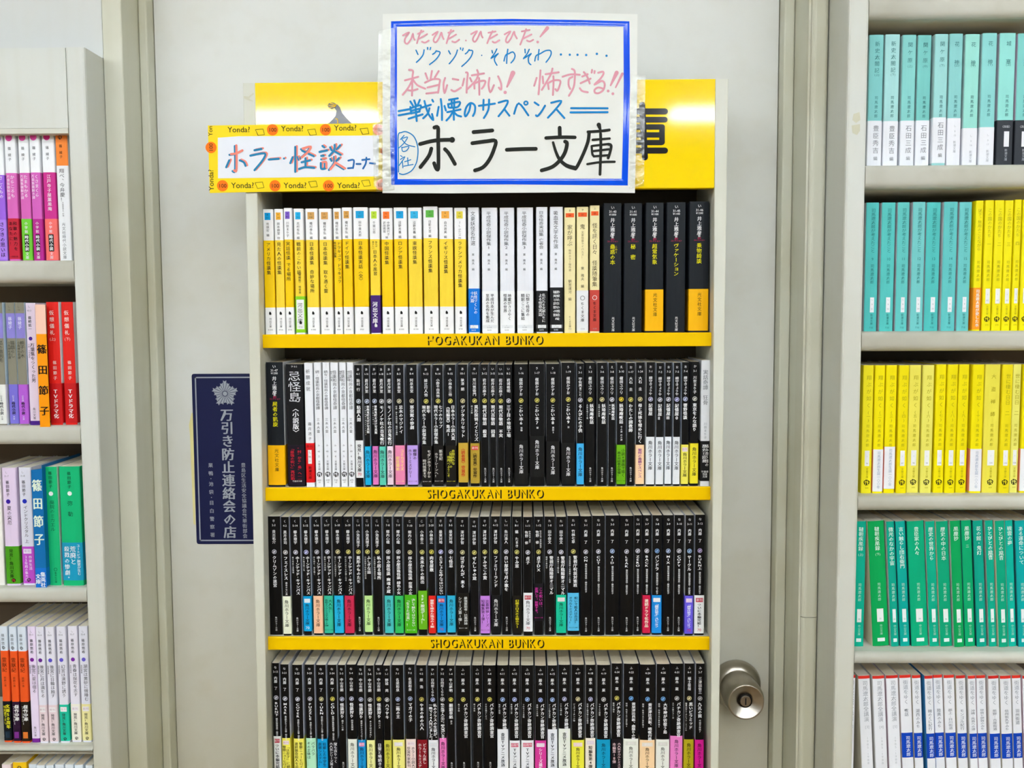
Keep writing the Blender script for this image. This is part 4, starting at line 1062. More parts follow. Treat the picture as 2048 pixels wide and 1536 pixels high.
# ================================================================== the right bookcase rows
YR = -.009
RB = [at(1880, y, YR)[1] for y in (5, 334, 662, 986.5, 1294.5)]
RB.append(RB[4] - (RB[3] - RB[4]))
RN = ['cut-off top row of the right bookcase', 'turquoise row high in the right bookcase', 'teal and yellow row of the right bookcase', 'yellow row of the right bookcase', 'green row of the right bookcase', 'lowest row of the right bookcase']
RG = ['paperbacks in the right bookcase, row %s' % s for s in ('one', 'two', 'three', 'four', 'five', 'six')]


def right(x0, x1, yt, row, zones, items, band, bi, label, side=None, lean=0, h=None, zt=None):
    a, b, z = spanw(x0, x1, yt, YR)
    if h is None:
        h = z - RB[row]
    if not isinstance(zones, list):
        zones = [(0, zones)]
    if lean:
        a, b = a + h * math.sin(-lean), b + h * math.sin(-lean)
    q(x0=a, x1=b, zb=RB[row] + (abs(lean) * (b - a) / 2), h=h, ysp=YR, depth=.101, zones=zones, label=label, group=RG[row], items=items, band=band, band_items=bi, side=side, lean=lean)


ORD = ['first', 'second', 'third', 'fourth', 'fifth', 'sixth', 'seventh', 'eighth', 'ninth', 'tenth', 'eleventh', 'twelfth']
ed = [1739, 1766, 1797, 1828, 1857, 1887, 1919, 1951, 1981, 2012, 2046]
for i in range(10):
    a, b = at(ed[i] + .5, 5, YR)[0], at(ed[i + 1] - 1, 5, YR)[0]
    c = ['#efe2cf', '#f3efe4', '#f0e6e2', '#efe6cc', '#e9e4da'][i % 5]
    q(x0=a, x1=b, zb=RB[0], h=.151, ysp=YR, depth=.101, zones=[(0, c)], label='pale paperback cut off by the top edge, %s from left, right bookcase' % ORD[i], group=RG[0])
SHI = '司馬遼太郎'
TX = '#417a7c'
ROW1 = [(1739, 1770.5, 69, '#80cbc8', '新史太閤記', '(上)', 'W豊臣秀吉編', .645), (1772, 1804, 67.5, '#a6dad8', '新史太閤記', '(下)', 'W豊臣秀吉編', .648), (1806, 1836, 69, '#84cfc9', '関ケ原', '(上)', 'W石田三成編', .645), (1838, 1868, 68.5, '#76c7c0', '関ケ原', '(中)', 'W石田三成編', .642), (1870, 1899, 68, '#9cd7d4', '関ケ原', '(下)', 'W石田三成編', .625), (1901, 1930.5, 66, '#8acecb', '花　神', '(上)', 'w', .63), (1932, 1963.5, 67.5, '#9adfd2', '花　神', '(中)', 'w', .705), (1965, 1997, 66, '#8cd5d1', '花　神', '(下)', 'w', .702), (2002, 2037, 64.5, '#94dfd5', '城　塞', '(上)', 'b', .648), (2039, 2072, 65, '#7fcfc8', '城　塞', '(中)', 'b', .648)]
for i, (x0, x1, yt, c, ti, vol, bt, tp) in enumerate(ROW1):
    it = [('V', ti, .1, .045, 6.0 * mm, TX, 0, 7.6 * mm if len(ti) > 3 else 9 * mm if ti == '関ケ原' else 10.4 * mm), ('H', vol, .1, .3 if len(ti) > 3 else .235, 3.4 * mm, TX, 0), ('V', SHI, .1, .455, 4.2 * mm, TX, 0, 5.3 * mm)]
    if bt[0] == 'W':
        bd = (tp, .97 if i == 4 else .99, '#eff1f6')
        bi = [('V', bt[1:-1], .15, tp + .03, 7.4 * mm, '#8d9096', 0, 8.6 * mm), ('V', '編', .15, tp + .27, 5 * mm, '#8d9096', 0, None)]
    elif bt == 'w':
        bd = (tp, .99, '#f0f1f6')
        bi = [('V', 'し', .1, tp + .05, 3 * mm, '#b8bac0', 0, None), ('H', '9', .1, tp + .1, 3 * mm, '#b8bac0', 0), ('H', str(10 + i), .1, tp + .13, 3 * mm, '#b8bac0', 0), ('V', '新潮文庫', .1, tp + .17, 3.6 * mm, '#b0b2b8', 0, None)]
    else:
        bd = (tp, .99, '#30343a')
        bi = [('H', '〈改版〉', .1, tp + .05, 3.2 * mm, '#c8c8cc', 0), ('R', -.15, .5, tp + .085, tp + .2, '#eeeef2'), ('V', '新潮文庫', .15, tp + .215, 3.6 * mm, '#b0b2b8', 0, None)]
    right(x0, x1, yt, 1, c, it, bd, bi, 'turquoise paperback with %s band, %s from left in the turquoise row' % ({'W': 'white large-lettered', 'w': 'plain white', 'b': 'black'}[bt[0]], ORD[i]), side='#b4d4d2' if i < 8 else '#cfc9d6')
for i, (x0, x1, yt, c) in enumerate([(1733, 1760.5, 405, '#52c2bd'), (1764, 1793, 405, '#56c4be'), (1796, 1821.5, 404.5, '#62c6c1'), (1826, 1853, 404, '#74cac8'), (1856, 1886, 404, '#52c2bd'), (1889, 1918.5, 403.5, '#62c6c4'), (1922, 1948.5, 403.5, '#6cc8c6')]):
    n = str(9 + i)
    right(x0, x1, yt, 2, c, [('V', SHI + 'が考えたこと', .1, .045, 5.4 * mm, '#2c7a78', 0, 4.8 * mm), ('H', n, .1, .437, 4.6 * mm, '#2c7a78', 0), ('V', SHI, .1, .475, 4.4 * mm, '#2c7a78', 0, 4.8 * mm),
                             ('R', -.12, .5, .735, .852, '#eef1f4'), ('V', 'し', .2, .745, 2.6 * mm, '#9aa', 0, None), ('H', '9', .2, .79, 2.8 * mm, '#9aa', 0), ('H', str(51 + i), .2, .825, 2.8 * mm, '#9aa', 0), ('V', '新潮文庫', .15, .862, 3.2 * mm, '#2c7a78', 0, 3.4 * mm), ('H', '710', .1, .972, 3 * mm, '#2c7a78', 0)],
          None, [], 'teal paperback of volume %s in the right bookcase' % ['nine', 'ten', 'eleven', 'twelve', 'thirteen', 'fourteen', 'fifteen'][i], side='#c8ccd0')
YX = '#b5a818'
for i, (x0, x1, yt, ti) in enumerate([(1952, 1970, 401, '以下、無用のことながら'), (1971, 1990, 400.5, 'この国のかたち　一'), (1991, 2011, 400.5, 'この国のかたち　二'), (2012, 2030.5, 400.5, 'この国のかたち　三'), (2031, 2046, 399, 'この国のかたち　四'), (2047, 2066, 399, 'この国のかたち　五')]):
    pat = [('R', -.4, .6, .675, .79, '#f2f2f0'), ('H', '1', .1, .72, 2.6 * mm, '#bbb', 0), ('H', str(60 + i), .1, .765, 2.6 * mm, '#aaa', 0), ('V', '文春文庫', .1, .805, 2.8 * mm, YX, 0, None), ('K', .05, .91, 3.2 * mm, '#2c2a14', '#f6e600'), ('H', '570', .1, .955, 2.6 * mm, YX, 0)]
    right(x0, x1, yt, 2, '#f7e800', [('V', ti, .05, .06, 5 * mm, YX, 0, 5 * mm if i else 4.6 * mm), ('V', SHI, .05, .455, 4.0 * mm, YX, 0, 5.2 * mm)] + (pat if i else []), None if i else (.667, .99, '#ff9c1c'), [] if i else [('V', '司馬遼太郎が愛した本', .1, .68, 4.6 * mm, '#fbeedd', 2, 4.5 * mm)],
          'bright yellow paperback with %s, %s book right of the teal run' % ('white number patch' if i else 'orange band', ORD[i]))
R3 = [(1727, 1749.5, '一', 0), (1750, 1772.5, '二', 1), (1773, 1797, '三', 1), (1799, 1820.5, '四', 0), (1821.5, 1846.5, '五', 0), (1848, 1872, '六', 0), (1875, 1896.5, '七', 0), (1897, 1919, '八', 0), (1920, 1942.5, '九', 0), (1946, 1971.5, '十', 1), (1972.5, 2005, '大', 0), (2006, 2028, '世', 0), (2029, 2047, '世', 0), (2048, 2070, '世', 1)]
for i, (x0, x1, n, bd) in enumerate(R3):
    c = ['#f3e420', '#f8e600', '#f8e600', '#f3e000', '#efe45c', '#eee668', '#f7e500', '#f4e200', '#f4e200', '#f6e400', '#eee24e', '#f2de14', '#ece76e', '#f4e000'][i]
    ti = {'大': '大　盗　禅　師', '世': '世に棲む日日　二'}.get(n, '翔ぶが如く')
    it = [('V', ti, .1, .07, 6.0 * mm, YX, 0, 8.4 * mm if n not in '大世' else 7.6 * mm if n == '大' else 6.4 * mm), ('V', SHI, .05, .455, 4.2 * mm, YX, 0, 5.8 * mm)]
    if n not in '大世':
        it.append(('V', '(' + n + ')', .1, .35, 4.6 * mm, YX, 0, 4.8 * mm))
    if not bd:
        it += [('R', -.4, .5, .665, .785, '#f1f2f0'), ('H', '1', .05, .71, 2.6 * mm, '#bbb', 0), ('H', str(94 + i), .05, .765, 2.8 * mm, '#999', 0), ('V', '文春文庫', .1, .8, 3.2 * mm, YX, 0, None), ('K', .05, .915, 3.6 * mm, '#2e2c10', c), ('H', '660', .1, .957, 2.6 * mm, YX, 0)]
    tp = .635 if n == '三' else .655
    right(x0, x1, 730.5 if i < 6 else 729, 3, c, it, (tp, .985 if n != '三' else .965, '#f3f3f6', '#ff9c78') if bd else None, [('V', SHI + '生誕一〇〇年', .1, tp + .015, 4.2 * mm, '#a9b4c8', 0, 4.2 * mm)] if bd else [],
          'yellow paperback %s, %s from left in the yellow row' % ('with white and orange band' if bd else 'without a band', ORD[i] if i < 12 else ['thirteenth', 'fourteenth'][i - 12]))
R4 = [(1712, 1735.5, '#00b090', '韃靼疾風録', '(上)'), (1736.5, 1771, '#00a454', '韃靼疾風録', '(下)'), (1773, 1790.5, '#00a68c', '微光のなかの宇宙', ''), (1792, 1813, '#00a898', '言い触らし団右衛門', ''), (1815, 1850.5, '#00ac7a', '豊臣家の人々', ''), (1851.5, 1872, '#00ac88', '歴史の世界から', ''), (1873, 1898.5, '#00a476', '歴史の中の日本', ''), (1899.5, 1921.5, '#00a258', '風塵抄', ''), (1923, 1945, '#00a86c', '風塵抄', '二'), (1946, 1967.5, '#00a288', '花の館・鬼灯', ''), (1971, 1988.5, '#00ac8c', 'ひとびとの跫音', '(上)'), (1989.5, 2010, '#00a47c', 'ひとびとの跫音', '(下)'), (2011, 2028.5, '#00b49c', '戦雲の夢', ''), (2030, 2052, '#00a8a4', 'ある運命について', ''), (2053, 2074, '#00a088', '空海の風景', '(上)')]
for i, (x0, x1, c, ti, vol) in enumerate(R4):
    LX = '#dff4ea'
    it = [('V', ti, .05, .045, 6.0 * mm, LX, 1, min(6.0, 52 / len(ti)) * mm), ('V', SHI, .05, .49, 4.2 * mm, '#c0ead8', 0, 4.7 * mm), ('R', -.35, .45, .7, .805, '#eef4f2'), ('H', str(30 + i), .05, .78, 2.8 * mm, '#6aa890', 0), ('V', '中公文庫', .1, .825, 3.4 * mm, '#b0e0cc', 0, None), ('R', -.4, .5, .935, .963, '#e4f0ec')]
    if vol:
        it.append(('H', vol, .05, .265, 3.6 * mm, LX, 0) if '(' in vol else ('V', vol, .05, .19, 4 * mm, LX, 1, None))
    right(x0, x1, 1043.5 if i < 7 else 1041.5, 4, c, it, None, [], '%s paperback, %s from left in the green row' % ('emerald green' if c in ('#00a454', '#00a258', '#00a86c') else 'sea green', (ORD + ['thirteenth', 'fourteenth', 'fifteenth'])[i]), side=['#d8dccc', '#e4e0c4', '#c4d0c8', '#2c7a80', '#2a6a6a'][i % 5], lean=0 if i == 0 else -.064)
R5 = [(1696, 1714, 0), (1716, 1741, 0), (1744.5, 1770, 0), (1772.5, 1798, 0), (1800, 1824.5, 1), (1825, 1844, 1), (1849, 1867, 1), (1867.7, 1888, 1), (1889, 1911.5, 1), (1912.5, 1933, 1), (1936, 1952.8, 1), (1953.5, 1973.5, 1), (1976.5, 1999, 1), (2000, 2023.5, 1), (2025, 2044.5, 1), (2045.5, 2066, 1)]
for i, (x0, x1, k) in enumerate(R5):
    c = '#eef0f4'
    z = [(0, '#e03428' if i % 3 else '#d42a24'), (.024, c)] + ([(.475, '#0a44b8'), (.68, c)] if k else [])
    if k:
        sub = ['夜話', '湖西のみち', '韓のくに紀行', '陸奥のみち', '郡上・白川街道', 'モンゴル紀行', '沖縄・先島への道', '甲賀と伊賀のみち', '熊野・古座街道', '信州佐久平みち', '羽州街道', '肥前の諸街道'][i - 4]
        it = [('V', '街道をゆく', .0, .04, 6.2 * mm, '#9ba0a8', 0, 6.2 * mm), ('V', sub, .0, .275, 5 * mm, '#8b9098', 1, min(5, 27 / len(sub)) * mm), ('V', SHI, .1, .5, 5.6 * mm, '#dfe6f6', 1, 5.3 * mm)]
    else:
        it = [('V', SHI + '全講演', .1, .04, 6.6 * mm, '#a4a8ae', 0, 6.6 * mm), ('H', '[%d]' % (i + 2), .15, .42, 4.4 * mm, '#b8bcc2', 0), ('V', '1985-1988', .15, .5, 4 * mm, '#c4c8cc', 0, None)]
    right(x0, x1, 1352, 5, z, it, None, [], 'red-capped white paperback %s, %s from left in the lowest right row' % ('with blue label block' if k else 'without blue block', (ORD + ['thirteenth', 'fourteenth', 'fifteenth', 'sixteenth'])[i]), side='#3a8ed0' if i == 6 else ['#f0efe6', '#d9d2c0', '#e6e6e6', '#d8c0c8'][i % 4], lean=0 if i == 0 else -.06)

# ================================================================== the room
for t_, b_ in (('SHOGAKUKAN BUNKO', 0), ('SHOGAKUKAN BUNKO', 2), ('Yonda?', 1), ('100', 1), ('万引き防止連絡会の店', 2), ('巣鴨・池袋・目白警察署', 1), ('豊島区生活安全協議会繁華街部会', 1), ('篠田節子', 2), ('集英社文庫', 2), ('新潮文庫の', 1), ('冊', 1)):
    need(t_, b_)
load_glyphs()

DOOR_Y = .125
mb = MB()
mb.box(-4, 4, -7.5, .5, -.05, 0, M_FLOOR)
struct(mb, 'floor')
mb = MB()
mb.box(-4, 4, -7.5, .5, 2.75, 2.8, M_CEIL)
struct(mb, 'ceiling')
for n, b in (('wall_left', (-4.1, -4, -7.5, .5)), ('wall_right', (4, 4.1, -7.5, .5)), ('wall_front', (-4, 4, -7.6, -7.5))):
    mb = MB()
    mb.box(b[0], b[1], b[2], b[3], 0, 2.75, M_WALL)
    struct(mb, n)
mb = MB()
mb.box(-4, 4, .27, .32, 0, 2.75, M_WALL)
struct(mb, 'wall_back')

XL_UNIT = at(194, 768, 0)[0]
XR_UNIT = at(1682, 768, -.03)[0]
ZL_TOP = at(100, 95, 0)[1]
x_pil0, x_pil1 = XL_UNIT + .0004, at(268, 768, .05)[0]
x_f0, x_f1 = x_pil1, at(317, 768, .102)[0]
x_d1 = at(1548, 768, DOOR_Y)[0]
x_g1 = at(1578, 768, .102)[0]
x_duct1 = at(1645, 768, .038)[0]

mb = MB()
mb.box(-4, x_pil0 - .0006, .052, .269, ZL_TOP + .001, 2.75, M_WALL)
struct(mb, 'wall_above')
mb = MB()
mb.box(x_pil0, x_pil1, .05, .269, 0, 2.75, M_TRIM, bev=.0015)
struct(mb, 'trim_1')
mb = MB()
mb.box(x_f0 + .0002, x_f1, .102, .269, 0, 2.7, M_TRIM, bev=.002)
struct(mb, 'trim_2')
mb = MB()
mb.box(x_d1 + .0002, x_g1, .102, .269, 0, 2.7, M_TRIM, bev=.002)
struct(mb, 'trim_3')
mb = MB()
mb.box(x_g1 + .0002, XR_UNIT + .02, .155, .269, 0, 2.75, M_TRIM)
struct(mb, 'wall_right_return')
mb = MB()
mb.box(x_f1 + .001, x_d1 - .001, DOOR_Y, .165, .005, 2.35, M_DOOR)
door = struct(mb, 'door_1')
mb = MB()
mb.box(x_f1 + .001, x_d1 - .001, .102, .269, 2.352, 2.75, M_TRIM)
struct(mb, 'trim_4')

# knob
kx, kz = at(1471, 1367, DOOR_Y)
MET = mat('#b3aca0', 'metal')
MET2 = mat('#8f8a82', 'metal')
knob = MB()
Y = DOOR_Y
knob.lathe_y([(.0245, Y - .012), (.0255, Y - .028), (.0262, Y - .045), (.0258, Y - .056), (.0238, Y - .0635), (.0228, Y - .0645), (.0215, Y - .0638), (.014, Y - .0595), (.0085, Y - .0575)], kx, kz, MET, 48)
ko = knob.obj('door_knob', door, smooth=True)
rs = MB()
rs.lathe_y([(.034, Y), (.0345, Y - .003), (.0325, Y - .009), (.028, Y - .014), (.024, Y - .016), (.0, Y - .016)], kx, kz, MET, 48)
rs.obj('rosette', ko, smooth=True)
lk = MB()
lk.lathe_y([(.0088, Y - .055), (.0088, Y - .0605), (.0079, Y - .0608), (.0076, Y - .059)], kx, kz, mat('#2c2926', 'metal'), 32)
lk.lathe_y([(.0076, Y - .055), (.0076, Y - .0605), (.0068, Y - .0615), (.0, Y - .0615)], kx, kz, MET2, 32)
lk.box(kx - .0009, kx + .0009, Y - .0618, Y - .0612, kz - .0045, kz + .0045, mat('#111111', 'plain'))
lk.obj('keyhole', ko)

# round-cornered cable cover beside the door, in two lengths
zj = at(1615, 1235, .038)[1]


def ductseg(z0, z1):
    m = MB()
    xa, xb, yf, yb, r = x_g1 + .0032, x_duct1, .038, .154, .006
    ring = [(xa, yb)] + [(xa + r - r * math.cos(a), yf + r - r * math.sin(a)) for a in np.linspace(0, math.pi / 2, 6)] + [(xb - r + r * math.sin(a), yf + r - r * math.cos(a)) for a in np.linspace(0, math.pi / 2, 6)] + [(xb, yb)]
    n = len(ring)
    m.add([(float(x), float(y), z) for z in (z0, z1) for x, y in ring], [(i, (i + 1) % n, n + (i + 1) % n, n + i) for i in range(n)] + [tuple(range(n))[::-1], tuple(range(n, 2 * n))], M_TRIM)
    return m


mb = MB()
mb.box(x_g1 + .0003, x_g1 + .003, .042, .1545, 0, 2.7, M_TRIM)
struct(mb, 'trim_5')
duct = empty('cable_duct', (0, 0, 0), 'cream vertical cable duct with rounded corners between door frame and right bookcase', 'duct')
ductseg(0, zj - .0005).obj('duct_cover', duct)
ductseg(zj + .0005, 2.7).obj('duct_cover', duct)

# ================================================================== centre bookcase
xi0, xi1 = at(528, 975, YSTRIP)[0], at(1419.5, 975, YSTRIP)[0]
xi0 -= .0005
xi1 += .0005
xo0 = (at(484, 170, 0)[0] + at(505, 1100, 0)[0] + at(517, 1536, 0)[0]) / 3
xo1 = (at(1457, 155, 0)[0] + at(1444, 1100, 0)[0] + at(1437, 1536, 0)[0]) / 3
z_top = at(498, 166, 0)[1]
DB = .1235
case = empty('bookcase', ((xi0 + xi1) / 2, .06, 0), 'narrow off-white bookcase with yellow shelf strips standing before the door', 'bookcase')
case_m = case.matrix_world.copy()


def cpart(mb, name, par):
    o = mb.obj(name, par)
    top = par
    while top.parent:
        top = top.parent
    if par is top:
        o.matrix_parent_inverse = Matrix.Translation(-Vector(top.location))
    return o




def line_x(p, q, y):
    """x of a straight edge through two photo points at depth y, as a function of z"""
    (xa, za), (xb, zb) = at(*p, y), at(*q, y)
    return lambda z: xa + (xb - xa) * (z - za) / (zb - za)


eo0, ei0 = line_x((485.4, 170), (517, 1536), 0), line_x((510.5, 170), (532.5, 1400), 0)
ei1, eo1 = line_x((1430.5, 155), (1423, 1275), 0), line_x((1457, 155), (1437, 1536), 0)
for fa, fb in ((eo0, ei0), (ei1, eo1)):
    mb = MB()
    b_ = .0012
    vs = []
    for z in (0, z_top):
        xa_, xb_ = fa(z), fb(z)
        vs += [(x, y, z) for x, y in ((xa_, DB), (xa_, b_), (xa_ + b_ * .3, b_ * .3), (xa_ + b_, 0), (xb_ - b_, 0), (xb_ - b_ * .3, b_ * .3), (xb_, b_), (xb_, DB))]
    mb.add(vs, [(i, (i + 1) % 8, 8 + (i + 1) % 8, 8 + i) for i in range(8)] + [tuple(range(8))[::-1], tuple(range(8, 16))], M_CASE)
    cpart(mb, 'side_panel', case)
mb = MB()
mb.box(xi0, xi1, DB - .003, DB, .05, z_top - .003, M_BACK)
cpart(mb, 'back_panel', case)
SZ = list(SHELF_Z)
step = SZ[2] - SZ[3]
while SZ[-1] - step > .08:
    SZ.append(SZ[-1] - step)
ST = .0165
for i, z in enumerate(SZ):
    mb = MB()
    sx_0, sx_1 = ei0(z) + .0001, ei1(z) - .0001
    mb.box(sx_0, sx_1, YSTRIP + .0012, DB - .0032, z - ST, z, M_CASE)
    sh = cpart(mb, 'shelf_board', case)
    mb = MB()
    mb.extx([(YSTRIP, z - ST + .0006), (YSTRIP, z - .0012), (YSTRIP + .0008, z + .0002), (YSTRIP + .003, z + .0004), (YSTRIP + .003, z), (YSTRIP + .0012, z), (YSTRIP + .0012, z - ST), (YSTRIP + .0004, z - ST)], sx_0 + .0001, sx_1 - .0001, M_YEL)
    st = cpart(mb, 'shelf_strip', sh)
    if i < 3:
        # shaded capitals: black letters with yellow ones laid over, shifted up and left
        px = (844, 851, 854)[i]
        xa, _ = at(px, 684, YSTRIP)
        xb, _ = at(1090, 684, YSTRIP)
        zc = z - ST * .5
        BLKI = mat('#241d08', 'ink')
        lt = MB()
        text = 'SHOGAKUKAN BUNKO'
        n = len(text)
        ws = [(.5 if c == ' ' else (GLY[(c, 2)][0][:, 0].max() - GLY[(c, 2)][0][:, 0].min()) + .17) for c in text]
        k = (xb - xa) / sum(ws)
        size = .0148
        x = xa
        for j, (c, w_) in enumerate(zip(text, ws)):
            if c != ' ' and not (i == 0 and j == 0):
                for off, m, dy, bo in (((0, 0), BLKI, 0, 2), ((.0005, -.0004), BLKI, -.00002, 2), ((-.0012, .0009), M_YEL, -.00008, 0)):
                    co, tr = GLY[(c, bo)]
                    p = np.stack([x + (co[:, 0] - co[:, 0].min() + .04) * k * .95 + off[0], zc + (co[:, 1] - .345) * size * 1.06 + off[1]], 1)
                    if i == 0 and j == 1 and bo == 2:
                        tr = tr[::2]
                    lt.add([(float(u), YSTRIP - .00008 + dy, float(v)) for u, v in p], [tuple(t) for t in tr.tolist()], m)
            x += w_ * k
        lt.obj('lettering', st).matrix_parent_inverse = Matrix.Identity(4)

# yellow header board
hz0, hz1 = at(970, 379.5, 0)[1], at(970, 161.5, 0)[1]
mb = MB()
mb.extx([(0, hz0 + .001), (0, hz1 - .001), (.001, hz1), (.012, hz1), (.012, hz0), (.001, hz0)], ei0((hz0 + hz1) / 2) + .0002, ei1((hz0 + hz1) / 2) - .0002, M_HEAD)
hd = cpart(mb, 'header_board', case)
mb = MB()
mb.box(ei0(hz0), ei1(hz0), .0125, DB - .0032, hz0 + .012, hz0 + .026, M_BACK)
cpart(mb, 'top_board', case)
INK = mat('#121212', 'gloss')
lt = MB()


def P(zx, zy, x0, y0, s, y):
    return at(x0 + zx / s, y0 + zy / s, y)


C3 = (1240, 130, 5.6875)
yk = -.0004
for (a, b, c, d, w) in ((252, 455, 283, 1050, 68), (0, 528, 512, 528, 66), (0, 622, 510, 622, 62), (318, 705, 480, 705, 60), (50, 795, 480, 795, 58), (50, 882, 470, 882, 58), (0, 973, 512, 973, 66), (478, 710, 478, 878, 62), (20, 705, 300, 705, 60)):
    p1, p2 = P(a, b, *C3, yk), P(c, d, *C3, yk)
    stroke(lt, [p1, p2], w / 5.6875 / 1.635 * mm, yk, INK)
# black figure half hidden behind the small sign
C2 = (400, 130, 5.12)
body = [(1375, 405), (1408, 405), (1432, 432), (1455, 490), (1500, 545), (1560, 605), (1600, 660), (1280, 660), (1305, 608), (1355, 560), (1388, 520), (1397, 470), (1378, 440)]
hand = [(1308, 412), (1318, 395), (1345, 385), (1372, 386), (1400, 402), (1385, 436), (1352, 449), (1322, 440)]
for poly in (body, hand):
    lt.add([(P(a, b, *C2, yk)[0], yk, P(a, b, *C2, yk)[1]) for a, b in poly], [tuple(range(len(poly)))], INK)
YI = mat('#f4c400', 'ink')
for pl in ([(1335, 392), (1395, 408)], [(1316, 412), (1390, 416)], [(1325, 436), (1385, 424)], [(1388, 552), (1408, 556), (1410, 600)]):
    stroke(lt, [P(a, b, *C2, yk) for a, b in pl], .0009, yk - .0001, YI)
lt.obj('lettering', hd).matrix_parent_inverse = Matrix.Identity(4)

# ================================================================== side bookcases
def bullnose(yf, zt, T, yb, rt, rb):
    pr = [(yb, zt - T), (yb, zt)]
    pr += [(yf + rt - rt * math.sin(a), zt - rt + rt * math.cos(a)) for a in np.linspace(0, math.pi / 2, 7)]
    pr += [(yf + rb - rb * math.cos(a), zt - T + rb - rb * math.sin(a)) for a in np.linspace(0, math.pi / 2, 7)]
    return [(float(a), float(b)) for a, b in pr]


def side_case(label, xa, xb, yf, yb, ztop, boards, noses, post_w, post_side, fascia=None):
    c = empty('bookcase', ((xa + xb) / 2, (yf + yb) / 2, 0), label, 'bookcase')
    pa, pb = (xb - post_w, xb) if post_side > 0 else (xa, xa + post_w)
    mb = MB()
    mb.box(pa, pb, yf, yb, 0, ztop, M_CASE2, bev=.003)
    cpart(mb, 'side_panel', c)
    oa, ob = (xa, xa + post_w) if post_side > 0 else (xb - post_w, xb)
    mb = MB()
    mb.box(oa, ob, yf, yb, 0, ztop, M_CASE2, bev=.003)
    cpart(mb, 'side_panel', c)
    ia, ib = xa + post_w + .0002, xb - post_w - .0002
    mb = MB()
    mb.box(ia, ib, yb - .004, yb, .02, ztop - .02, M_BACK)
    cpart(mb, 'back_panel', c)
    for z, t in zip(boards, noses):
        mb = MB()
        mb.extx(bullnose(yf + .001, z, t, yb - .0045, .0065, .0085), ia, ib, M_SHELF)
        o = cpart(mb, 'shelf_board', c)
        o.data.polygons.foreach_set('use_smooth', [2 <= i <= 14 for i in range(len(o.data.polygons))])
    if fascia:
        z0, z1, zl = fascia
        mb = MB()
        mb.box(ia, ib, yf + .0012, yf + .016, z0, ztop, M_CASE2)
        cpart(mb, 'fascia_board', c)
        mb = MB()
        mb.box(ia, ib, yf + .0004, yb - .0045, zl, z0 - .0004, M_SHELF)
        cpart(mb, 'top_rail', c)
    else:
        mb = MB()
        mb.box(ia, ib, yf + .001, yb, ztop - .03, ztop - .0005, M_SHELF)
        cpart(mb, 'top_rail', c)
    return c


lz = list(LB)
while lz[-1] > .3:
    lz.append(lz[-1] - (LB[3] - LB[4]))
ln = [LB[i] - at(100, y, .002)[1] for i, y in enumerate((565, 889.5, 1207, 1512))]
ln += [ln[3]] * (len(lz) - 4)
side_case('cream bookcase with rounded shelf edges left of the door', -1.35, XL_UNIT, 0, .165, ZL_TOP, lz, ln, .0237, 1, (at(60, 256, 0)[1], ZL_TOP, at(60, 267, 0)[1]))
rz = list(RB)
while rz[-1] > .3:
    rz.append(rz[-1] - (RB[4] - RB[5]))
rn = [RB[i] - at(1880, y, yv)[1] for i, (y, yv) in enumerate(((40, -.02), (378, -.02), (702, -.028), (1022, -.028), (1330, -.028)))]
rn += [rn[4]] * (len(rz) - 5)
rt = RB[0] + .192
rcase = side_case('cream bookcase with rounded shelf edges right of the door', XR_UNIT, 1.2, -.03, .135, rt, rz, rn, .0237, -1)

RES = mat('#cdcbb4', 'paper')
for own, y_, polys in ((rcase, -.0302, [[(1707, 228), (1719, 224), (1721, 240), (1712, 246), (1705, 240)], [(1703, 251), (1720, 248), (1720, 262), (1714, 270), (1705, 266)]]),
                       (case, -.0001, [[(487, 192), (497, 193), (507, 185), (508, 188), (498, 197), (508, 203), (500, 202), (488, 197)]])):
    for pl in polys:
        mb = MB()
        f_ = [at(a, b, y_) for a, b in pl]
        n = len(f_)
        mb.add([(x, y_, z) for x, z in f_] + [(x, y_ + .0001, z) for x, z in f_], [tuple(range(n))[::-1]] + [(i, (i + 1) % n, n + (i + 1) % n, n + i) for i in range(n)], RES)
        cpart(mb, 'tape_residue', own)

# ================================================================== books
for k in QUEUE:
    w_ = k['label'].replace('the ', '').replace(' and dark purple band on', ', dark purple band,')
    k['label'] = w_ if len(w_.split()) > 15 else k['label']
    if len(k['label'].split()) > 16:
        print('LONG', k['label'])
    book(**k)

# ================================================================== author dividers in the left bookcase
def divider(px, label, depth, zlow):
    """px: four photo corners of the face, top left, top right, bottom right, bottom left"""
    pass


ya = .0035
x0, z1 = at(70, 609, ya)
x1, _ = at(88, 609, ya)
_, zsp = at(80, 668, ya)
x0b, z0 = at(77, 859, ya)
dv = empty('index_divider', (x0, ya, z0), 'orange and pink index divider with bold black characters, left of the two red books', 'divider', 'shelf dividers in the left bookcase')
mb = MB()
W_ = .0125
for a, b, m in ((0, zsp - z0, mat('#ff9c00')), (zsp - z0, z1 - z0, mat('#f6cbb4'))):
    mb.box(0, W_, 0, .0006, a, b, m)
    mb.box(0, .0006, .0006, .11, max(a, .004 + LB[1] - z0), b, m)
mb.obj('card', dv)
lt = MB()
vtext(lt, '篠田節子', .0063, zsp - z0 - .006, .0122, mat('#1c1408', 'ink'), 2, .0255, 1.0, flat(-.0003))
lt.obj('lettering', dv)

